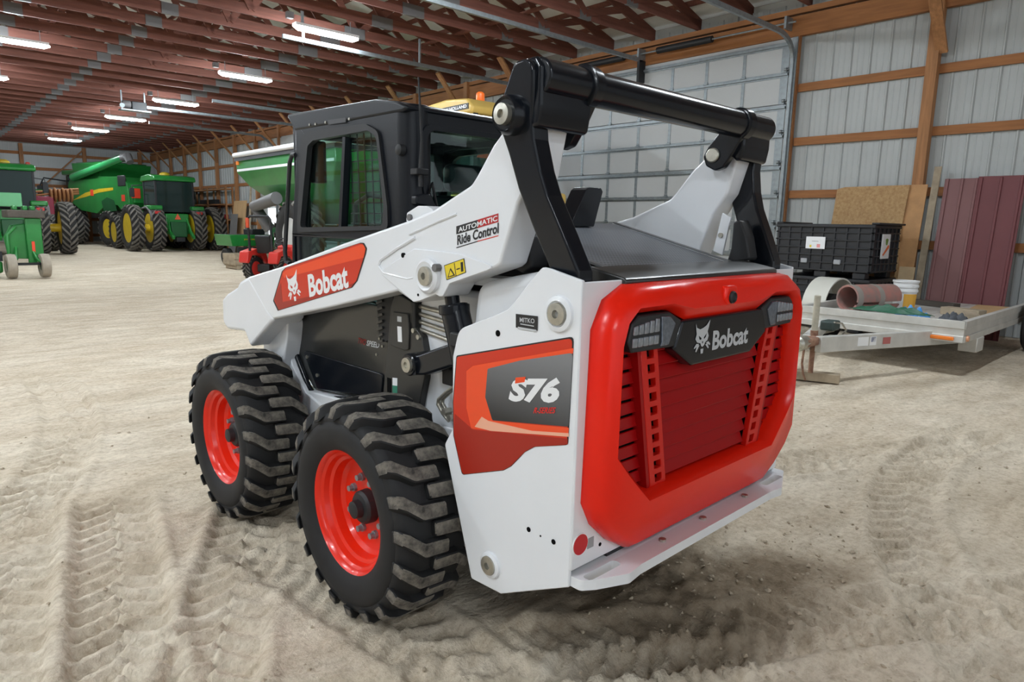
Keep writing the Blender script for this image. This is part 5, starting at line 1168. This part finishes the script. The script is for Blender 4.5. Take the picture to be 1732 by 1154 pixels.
# ================================================================== THINGS ALONG THE SIDE WALL
# flatbed trailer nosed towards the loader
T_ = thing('flatbed_trailer', 'low aluminium flatbed trailer parked with its tongue towards the loader', 'trailer', (8.12, 2.87, 0), radians(1.0))
YH = 0.86; ZT, ZD = 0.585, 0.50
for k in range(8): bxo('deck_plank', 0.06, 3.15, -YH+0.035+k*0.2, -YH+0.035+k*0.2+0.194, ZD-0.04, ZD, ALU, T_, 0.003)
def rail_o(a, b): return prismo('rail', [(a, 0.36), (a, 0.425), (a+0.012, 0.43), (a+0.012, 0.50), (a, 0.505), (a, ZT), (b, ZT), (b, 0.36)], 'y', -YH-0.02, YH+0.02, ALU, T_, 0.003)
rail_o(0.0, 0.06)
for s in (-1, 1): prismo('rail', [(s*(YH-0.03), 0.36), (s*(YH+0.03), 0.36), (s*(YH+0.03), 0.425), (s*(YH+0.018), 0.43), (s*(YH+0.018), 0.50), (s*(YH+0.03), 0.505), (s*(YH+0.03), ZT), (s*(YH-0.03), ZT)], 'x', 0.03, 3.15, ALU, T_, 0.003)
for x in (0.35, 1.2, 2.1, 3.0): bxo('cross_member', x-0.04, x+0.04, -YH, YH, 0.34, 0.455, ALU, T_)
for s in (-1, 1):
    beamo('tongue_beam', (-1.60, s*0.06, 0.40), (0.75, s*0.78, 0.36), 0.07, 0.155, ALU, T_, 0.006)
    bxo('step', 0.52, 0.80, s*(YH-0.05)-0.09, s*(YH-0.05)+0.09, 0.20, 0.36, ALU, T_, 0.008)
bxo('coupler', -1.86, -1.45, -0.07, 0.07, 0.39, 0.47, RUST, T_, 0.02); bm = bm_new(); lathe(bm, [(-1.96, 0.05), (-1.93, 0.075), (-1.78, 0.07)], 'x', 20, (0, 0, 0.43)); obj('ball_socket', bm, STEEL, T_)
bm = bm_new(); lathe(bm, [(0.50, 0.030), (0.86, 0.030), (0.865, 0.024)], 'z', 18, (-1.52, 0.02, 0)); obj('jack_post', bm, mat('old_cream_paint', (0.5, 0.47, 0.38), 0.7, var=0.3, scale=12), T_)
bm = bm_new(); lathe(bm, [(0.095, 0.024), (0.40, 0.024), (0.40, 0.036), (0.52, 0.036)], 'z', 16, (-1.52, 0.02, 0)); obj('jack_leg', bm, RUST, T_)
tubeo('safety_chain', [(-1.62, 0.06, 0.38), (-1.64, 0.06, 0.20), (-1.62, 0.05, 0.10), (-1.60, 0.03, 0.03)], 0.012, RUST, T_, 6)
bxo('winch', -1.32, -1.14, -0.08, 0.06, 0.50, 0.60, mat('winch_green', (0.03, 0.05, 0.045), 0.5), T_, 0.02)
tubeo('winch_handle', [(-1.36, -0.10, 0.60), (-1.22, -0.12, 0.58), (-1.10, -0.12, 0.50), (-1.16, -0.10, 0.44), (-1.40, -0.08, 0.47)], 0.010, STEEL, T_, 6)
for x, c in ((-0.88, DECALW), (-0.74, mat('decal_blue', (0.03, 0.10, 0.42), 0.4))):
    pass
def on_tongue(t0, t1, z0, z1, m, r=None):
    A = Vector((-1.60, -0.06, 0.40)); B = Vector((0.75, -0.78, 0.36)); d = (B-A).normalized(); n = Vector((d.y, -d.x, 0)); 
    bm = bm_new(); vs = [bm.verts.new(A+d*t+n*0.037+Vector((0, 0, z-0.40+0.0))) for t, z in ((t0, z0), (t1, z0), (t1, z1), (t0, z1))]; bm.faces.new(vs); obj('label', bm, m, T_, smooth=0)
on_tongue(0.52, 0.68, 0.365, 0.455, DECALW); on_tongue(0.70, 0.80, 0.365, 0.455, DECALW); on_tongue(0.72, 0.79, 0.40, 0.45, mat('decal_blue', (0.03, 0.10, 0.42), 0.4)); on_tongue(0.90, 1.02, 0.37, 0.44, mat('faded_red_print', (0.42, 0.12, 0.11), 0.5))
bxo('marker_lamp', -0.02, 0.0, -0.80, -0.58, 0.375, 0.415, AMBER, T_, 0.01, 3)
bm = bm_new(); lathe(bm, [(-YH-0.055, 0.012), (-YH-0.05, 0.03), (-YH-0.03, 0.034)], 'y', 16, (0.10, 0, 0.40)); obj('marker_lamp', bm, mat('faded_amber', (0.75, 0.36, 0.2), 0.4), T_)
bm = bm_new(); fp = [(1.35+0.52*cos(a), 0.46+0.40*sin(a)) for a in np.linspace(0, pi, 16)] + [(1.35+0.50*cos(a), 0.46+0.38*sin(a)) for a in np.linspace(pi, 0, 16)]
prism(bm, fp, 'y', YH+0.04, YH+0.34); prism(bm, [(1.35+0.51*cos(a), 0.46+0.39*sin(a)) for a in np.linspace(0, pi, 16)], 'y', YH+0.33, YH+0.34); obj('fender', bm, mat('fender_cream', (0.60, 0.59, 0.53), 0.5), T_)
for s in (-1, 1):
    bm = bm_new(); lathe(bm, [(-0.09, 0.18), (-0.10, 0.27), (-0.07, 0.32), (0.07, 0.32), (0.10, 0.27), (0.09, 0.18)], 'y', 28, (2.75 if s < 0 else 1.35, s*(YH+0.17), 0.32), closed=True); w_ = obj('wheel', bm, FARTYRE, T_); cylo('rim', 'y', s*(YH+0.10), s*(YH+0.22), 0.18, (2.75 if s < 0 else 1.35, 0, 0.32), ALU, w_, 20)
def onT(x, y, z): 
    a = radians(1.0); return (8.12+x*cos(a)-y*sin(a), 2.87+x*sin(a)+y*cos(a), z)
# timber block under the jack
tag(bxo('timber_block', -0.22, 0.22, -0.06, 0.06, 0.0, 0.09, WEATHER, None, 0.006), 'short timber block under the trailer jack', 'block').location = (6.72, 2.86, 0.0)
bpy.data.objects['timber_block'].rotation_euler = (0, 0, radians(-70))
# rolled sleeve lying on the deck
R_ = thing('rolled_sleeve', 'rusty red and grey rolled tube lying on the trailer deck', 'roll', onT(0.95, 0.42, ZD+0.165), radians(-18))
def arcp(r, a0, a1, n): return [(r*cos(a), r*sin(a)) for a in np.linspace(a0, a1, n)]
ol = arcp(0.165, -2.6, 3.4, 36); il = arcp(0.140, 3.4, -2.6, 36)
prismo('shell', ol+il, 'x', -0.36, 0.42, mat('faded_red_roll', (0.40, 0.17, 0.14), 0.7, col2=(0.22, 0.17, 0.15), scale=7), R_, 0.003)
for x in (-0.36, 0.02): bm = bm_new(); lathe(bm, [(x, 0.164), (x+0.05, 0.171), (x+0.10, 0.164), (x+0.05, 0.160)], 'x', 36, closed=True); obj('band', bm, mat('roll_band', (0.27, 0.24, 0.21), 0.8), R_)
# plastic bucket
B_ = thing('plastic_bucket', 'white plastic bucket with an orange label standing on the trailer', 'bucket', onT(1.62, 0.20, ZD))
bm = bm_new(); lathe(bm, [(0, 0.125), (0.22, 0.138), (0.225, 0.15), (0.25, 0.15), (0.255, 0.142), (0.28, 0.143), (0.285, 0.152), (0.31, 0.152), (0.315, 0.145), (0.345, 0.146), (0.35, 0.156), (0.37, 0.156), (0.37, 0.14), (0.05, 0.12)], 'z', 32); obj('pail', bm, mat('bucket_white', (0.75, 0.75, 0.74), 0.45), B_)
bm = bm_new()
A = [bm.verts.new((0.1305*cos(a)*1.012, 0.1305*sin(a)*1.012, 0.03)) for a in np.linspace(-2.9, -1.5, 10)]; Bv = [bm.verts.new((0.1375*cos(a)*1.012, 0.1375*sin(a)*1.012, 0.20)) for a in np.linspace(-2.9, -1.5, 10)]
for i in range(9): bm.faces.new((A[i], A[i+1], Bv[i+1], Bv[i]))
obj('label', bm, mat('label_orange', (0.72, 0.38, 0.05), 0.5), B_)
# crumpled tarp, plastic film, tangled net on the front edge
def cloth(name, label, cat, c, sx, sy, h, m, seed, drop=False):
    r = np.random.RandomState(seed); n = 26; bm = bm_new(); G = []
    for i in range(n+1):
        row = []
        for j in range(n+1):
            u, v = i/n*2-1, j/n*2-1; e = max(0, 1-(u*u+v*v)**1.5)
            z = h*e*(0.55+0.45*sin(9*u+5*v+seed)*cos(7*v-3*u))*(0.7+0.3*sin(17*u+seed*2)) + 0.004
            row.append(bm.verts.new((u*sx*(1+0.12*sin(5*v+seed)), v*sy*(1+0.15*sin(4*u+seed)), max(z, 0.003))))
        G.append(row)
    for i in range(n):
        for j in range(n):
            u, v = (i+.5)/n*2-1, (j+.5)/n*2-1
            if u*u+v*v < 1.02: bm.faces.new((G[i][j], G[i+1][j], G[i+1][j+1], G[i][j+1]))
    o = obj(name, bm, m, None, smooth=70); so = o.modifiers.new('s', 'SOLIDIFY'); so.thickness = 0.004; so.offset = 1
    tag(o, label, cat); o.location = c; return o
cloth('green_tarp', 'crumpled dark green tarp on the trailer front edge', 'tarp', onT(0.20, -0.10, ZT+0.002), 0.15, 0.40, 0.09, mat('tarp_green', (0.02, 0.10, 0.055), 0.5), 3)
cloth('blue_film', 'crumpled bright blue plastic film beside the green tarp', 'plastic film', onT(0.50, -0.22, ZD+0.002), 0.20, 0.20, 0.16, BLUEP, 5)
cloth('grey_net', 'tangled grey netting heap at the trailer corner', 'net', onT(0.62, -0.62, ZD+0.002), 0.26, 0.15, 0.13, mat('net_grey', (0.075, 0.08, 0.09), 0.8), 8)
for i, (x, y, L_, w_, h_, rz, lab, m_) in enumerate(((2.3, 0.02, 0.60, 0.14, 0.07, 70, 'dark timber offcut lying on the trailer behind the bucket', mat('dark_timber', (0.06, 0.05, 0.04), 0.8)), (1.42, -0.52, 0.44, 0.18, 0.09, 75, 'pale timber offcut lying on the trailer deck', WEATHER), (2.42, -0.58, 1.2, 0.42, 0.015, 4, 'wide plywood board lying on the far end of the trailer', PLY), (1.0, -0.70, 0.24, 0.14, 0.08, 20, 'small timber block beside the grey netting', WEATHER))):
    o = bxo('timber_offcut' if i != 2 else 'plywood_board', -L_/2, L_/2, -w_/2, w_/2, 0, h_, m_, None, 0.004); tag(o, lab, 'board'); o.location = onT(x, y, ZD+0.001); o.rotation_euler = (0, 0, radians(rz+2.5))

# stacked black bulk bins
def bin_(z, label, top):
    t = thing('bulk_bin', label, 'bin', (10.90, 4.52, z), radians(0), 'black bulk bins by the wall')
    hx, hy, hz = 0.50, 0.71, 0.79
    bxo('shell', -hx, hx, -hy, hy, 0.09, hz-0.005, BINM, t, 0.015)
    for s in (-1, 1):
        for k in range(7): zz = 0.10+k*0.112; bxo('rib', -hx-0.022, hx+0.022, s*hy-0.022, s*hy+0.022, zz, zz+0.02, BINM, t, 0.004)
        for k in range(7): zz = 0.10+k*0.112; bxo('rib', s*hx-0.022, s*hx+0.022, -hy-0.022, hy+0.022, zz, zz+0.02, BINM, t, 0.004)
        for k in range(9): yy = -hy+0.02+k*(2*hy-0.04)/8; bxo('rib', s*hx-0.02, s*hx+0.02, yy-0.012, yy+0.012, 0.09, hz-0.02, BINM, t, 0.004)
        for k in range(7): xx = -hx+0.02+k*(2*hx-0.04)/6; bxo('rib', xx-0.012, xx+0.012, s*hy-0.02, s*hy+0.02, 0.09, hz-0.02, BINM, t, 0.004)
        for k in (-0.42, 0.0, 0.42): bxo('foot', s*0.42-0.08, s*0.42+0.08, k*1.35-0.09, k*1.35+0.09, 0.0, 0.09, BINM, t, 0.01)
        bxo('latch', -hx-0.035, -hx-0.01, s*0.25-0.05, s*0.25+0.05, 0.20, 0.27, mat('latch_grey', (0.35, 0.36, 0.38), 0.4), t, 0.01)
    bxo('rim', -hx-0.03, hx+0.03, -hy-0.03, hy+0.03, hz-0.05, hz, BINM, t, 0.012)
    if top:
        for s in (-1, 1): bxo('corner_cap', -hx-0.02, hx+0.02, s*hy-0.08, s*hy+0.03, hz, hz+0.03, BINM, t, 0.01)
        l_ = bxo('paper_label', -hx-0.030, -hx-0.024, -0.05, 0.24, 0.42, 0.60, DECALW, t); bxo('print', -hx-0.0306, -hx-0.030, 0.02, 0.07, 0.44, 0.49, mat('label_pink', (0.8, 0.3, 0.3), 0.5), l_); bxo('print', -hx-0.0306, -hx-0.030, 0.15, 0.18, 0.44, 0.475, DECALY, l_); bxo('print', -hx-0.0306, -hx-0.030, 0.05, 0.15, 0.53, 0.535, DECALK, l_)
        s_ = bxo('seed_bag', -0.24, 0.06, -hy-0.045, -hy-0.024, 0.30, 0.66, mat('bag_white', (0.68, 0.67, 0.66), 0.6), t, 0.008)
        bm = bm_new(); prism(bm, [(-0.20, 0.36), (-0.17, 0.34), (0.03, 0.46), (0.03, 0.50), (-0.02, 0.50)], 'y', -hy-0.0462, -hy-0.045); obj('print', bm, mat('print_orange', (0.70, 0.16, 0.05), 0.5), s_)
        bm = bm_new(); prism(bm, [(-0.13, 0.58), (-0.10, 0.50), (-0.05, 0.50), (-0.02, 0.58), (-0.08, 0.60)], 'y', -hy-0.0462, -hy-0.045); obj('print', bm, mat('print_green', (0.16, 0.26, 0.05), 0.5), s_)
    return t
bin_(0.0, 'lower black ribbed bulk bin, under the labelled one', False); bin_(0.795, 'upper black ribbed bulk bin with white paper label and bag print', True)

# boards and sheets leaning on the wall
def leaner(name, label, cat, y0, y1, h, m, x0=11.42, th=0.02, top=11.80, z0=0.0, shape=None):
    pts = shape or [(y0, 0), (y1, 0), (y1, h), (y0, h)]
    o = prismo(name, pts, 'x', -th, 0.0, m, None, 0.003); tag(o, label, cat)
    a = math.atan2(top-x0, h); o.location = (x0, 0, z0); o.rotation_euler = (0, a, 0); return o
leaner('strand_board', 'large sheet of strand board leaning on the wall behind the bins', 'board', 0, 0, 2.22, OSB, x0=11.46, top=11.80, shape=[(3.74, 0), (4.98, 0), (4.96, 2.20), (4.84, 2.23), (3.86, 2.24), (3.88, 1.5)])
leaner('plywood_sheet', 'narrow reddish plywood sheet leaning beside the strand board', 'board', 3.62, 3.95, 2.24, mat('ply_orange', (0.55, 0.30, 0.13), 0.75, var=0.2), x0=11.51, top=11.84)
leaner('short_plywood', 'short pale plywood offcut leaning below the narrow sheet', 'board', 3.54, 3.76, 0.98, mat('ply_pale', (0.52, 0.38, 0.22), 0.75, var=0.15), x0=11.30, top=11.46)
leaner('long_plank', 'long grey weathered plank leaning on the wall next to the post', 'plank', 3.46, 3.56, 2.5, WEATHER, x0=11.50, top=11.84)
MS = leaner('maroon_sheet', 'faded maroon ribbed metal sheet leaning, the paler left one', 'metal sheet', 2.90, 3.36, 2.30, MAROOND, x0=11.40, top=11.70, th=0.012)
MS2 = leaner('maroon_sheet', 'deep maroon ribbed metal sheet leaning, the darker right one', 'metal sheet', 2.36, 2.93, 2.32, MAROON, x0=11.385, top=11.685, th=0.012)
for o, ys, m_ in ((MS, (2.95, 3.13, 3.32), MAROOND), (MS2, (2.41, 2.65, 2.89), MAROON)):
    for y in ys: bxo('rib', -0.030, -0.010, y-0.018, y+0.018, 0.0, 2.30, m_, o, 0.006)
# far right background against the wall: sheet, shelf rack, daylit doorway
leaner('cardboard_sheet', 'tall tan plywood panel standing by the far posts', 'board', 30.2, 31.7, 2.3, PLY, x0=11.3, top=11.6)
leaner('galvanised_sheet', 'grey metal panel leaning against the tall tan plywood', 'metal sheet', 30.4, 31.2, 1.7, GREYP, x0=11.05, top=11.25)
wd = struct(bxo('window_1', XW-0.075, XW-0.06, 27.95, 28.75, 0.55, 1.95, mat('daylit_pane', (0.9, 0.95, 1.0), 0.3, emit=2.2))); bxo('window_frame', XW-0.09, XW-0.05, 27.88, 27.95, 0.48, 2.02, DECALW, wd); bxo('window_frame', XW-0.09, XW-0.05, 28.75, 28.82, 0.48, 2.02, DECALW, wd)
SH = thing('timber_rack', 'timber storage rack between the far wall posts', 'rack', (11.66, 35.0, 0), 0)
for z in (1.4, 2.1, 2.8): bxo('shelf', -0.18, 0.18, -2.6, 2.6, z, z+0.06, WOODP, SH)
for y in (-2.5, 0, 2.5): bxo('upright', -0.18, -0.12, y-0.05, y+0.05, 0, 2.95, WOODP, SH); bxo('upright', 0.12, 0.18, y-0.05, y+0.05, 0, 2.95, WOODP, SH)
for i, (y, z, l_, m_, lab) in enumerate(((-1.2, 1.46, 1.6, mat('crate_red', (0.5, 0.03, 0.05), 0.5), 'red crate on the timber rack'), (1.2, 1.46, 1.8, BLACKM, 'black crate on the lower shelf of the timber rack'), (0.2, 2.16, 2.2, BLACKM, 'black crate on the upper shelf of the timber rack'))):
    o = bxo('storage_crate', -0.11, 0.11, -l_/2, l_/2, 0.0, 0.22, m_, None, 0.02); tag(o, lab, 'crate'); o.location = (11.66, 35.0+y, z+0.001)
tag(beamo('leaning_pole', (10.95, 28.6, 0.0), (11.78, 29.9, 4.4), 0.07, 0.07, WEATHER), 'long timber pole leaning diagonally against the far posts', 'pole')
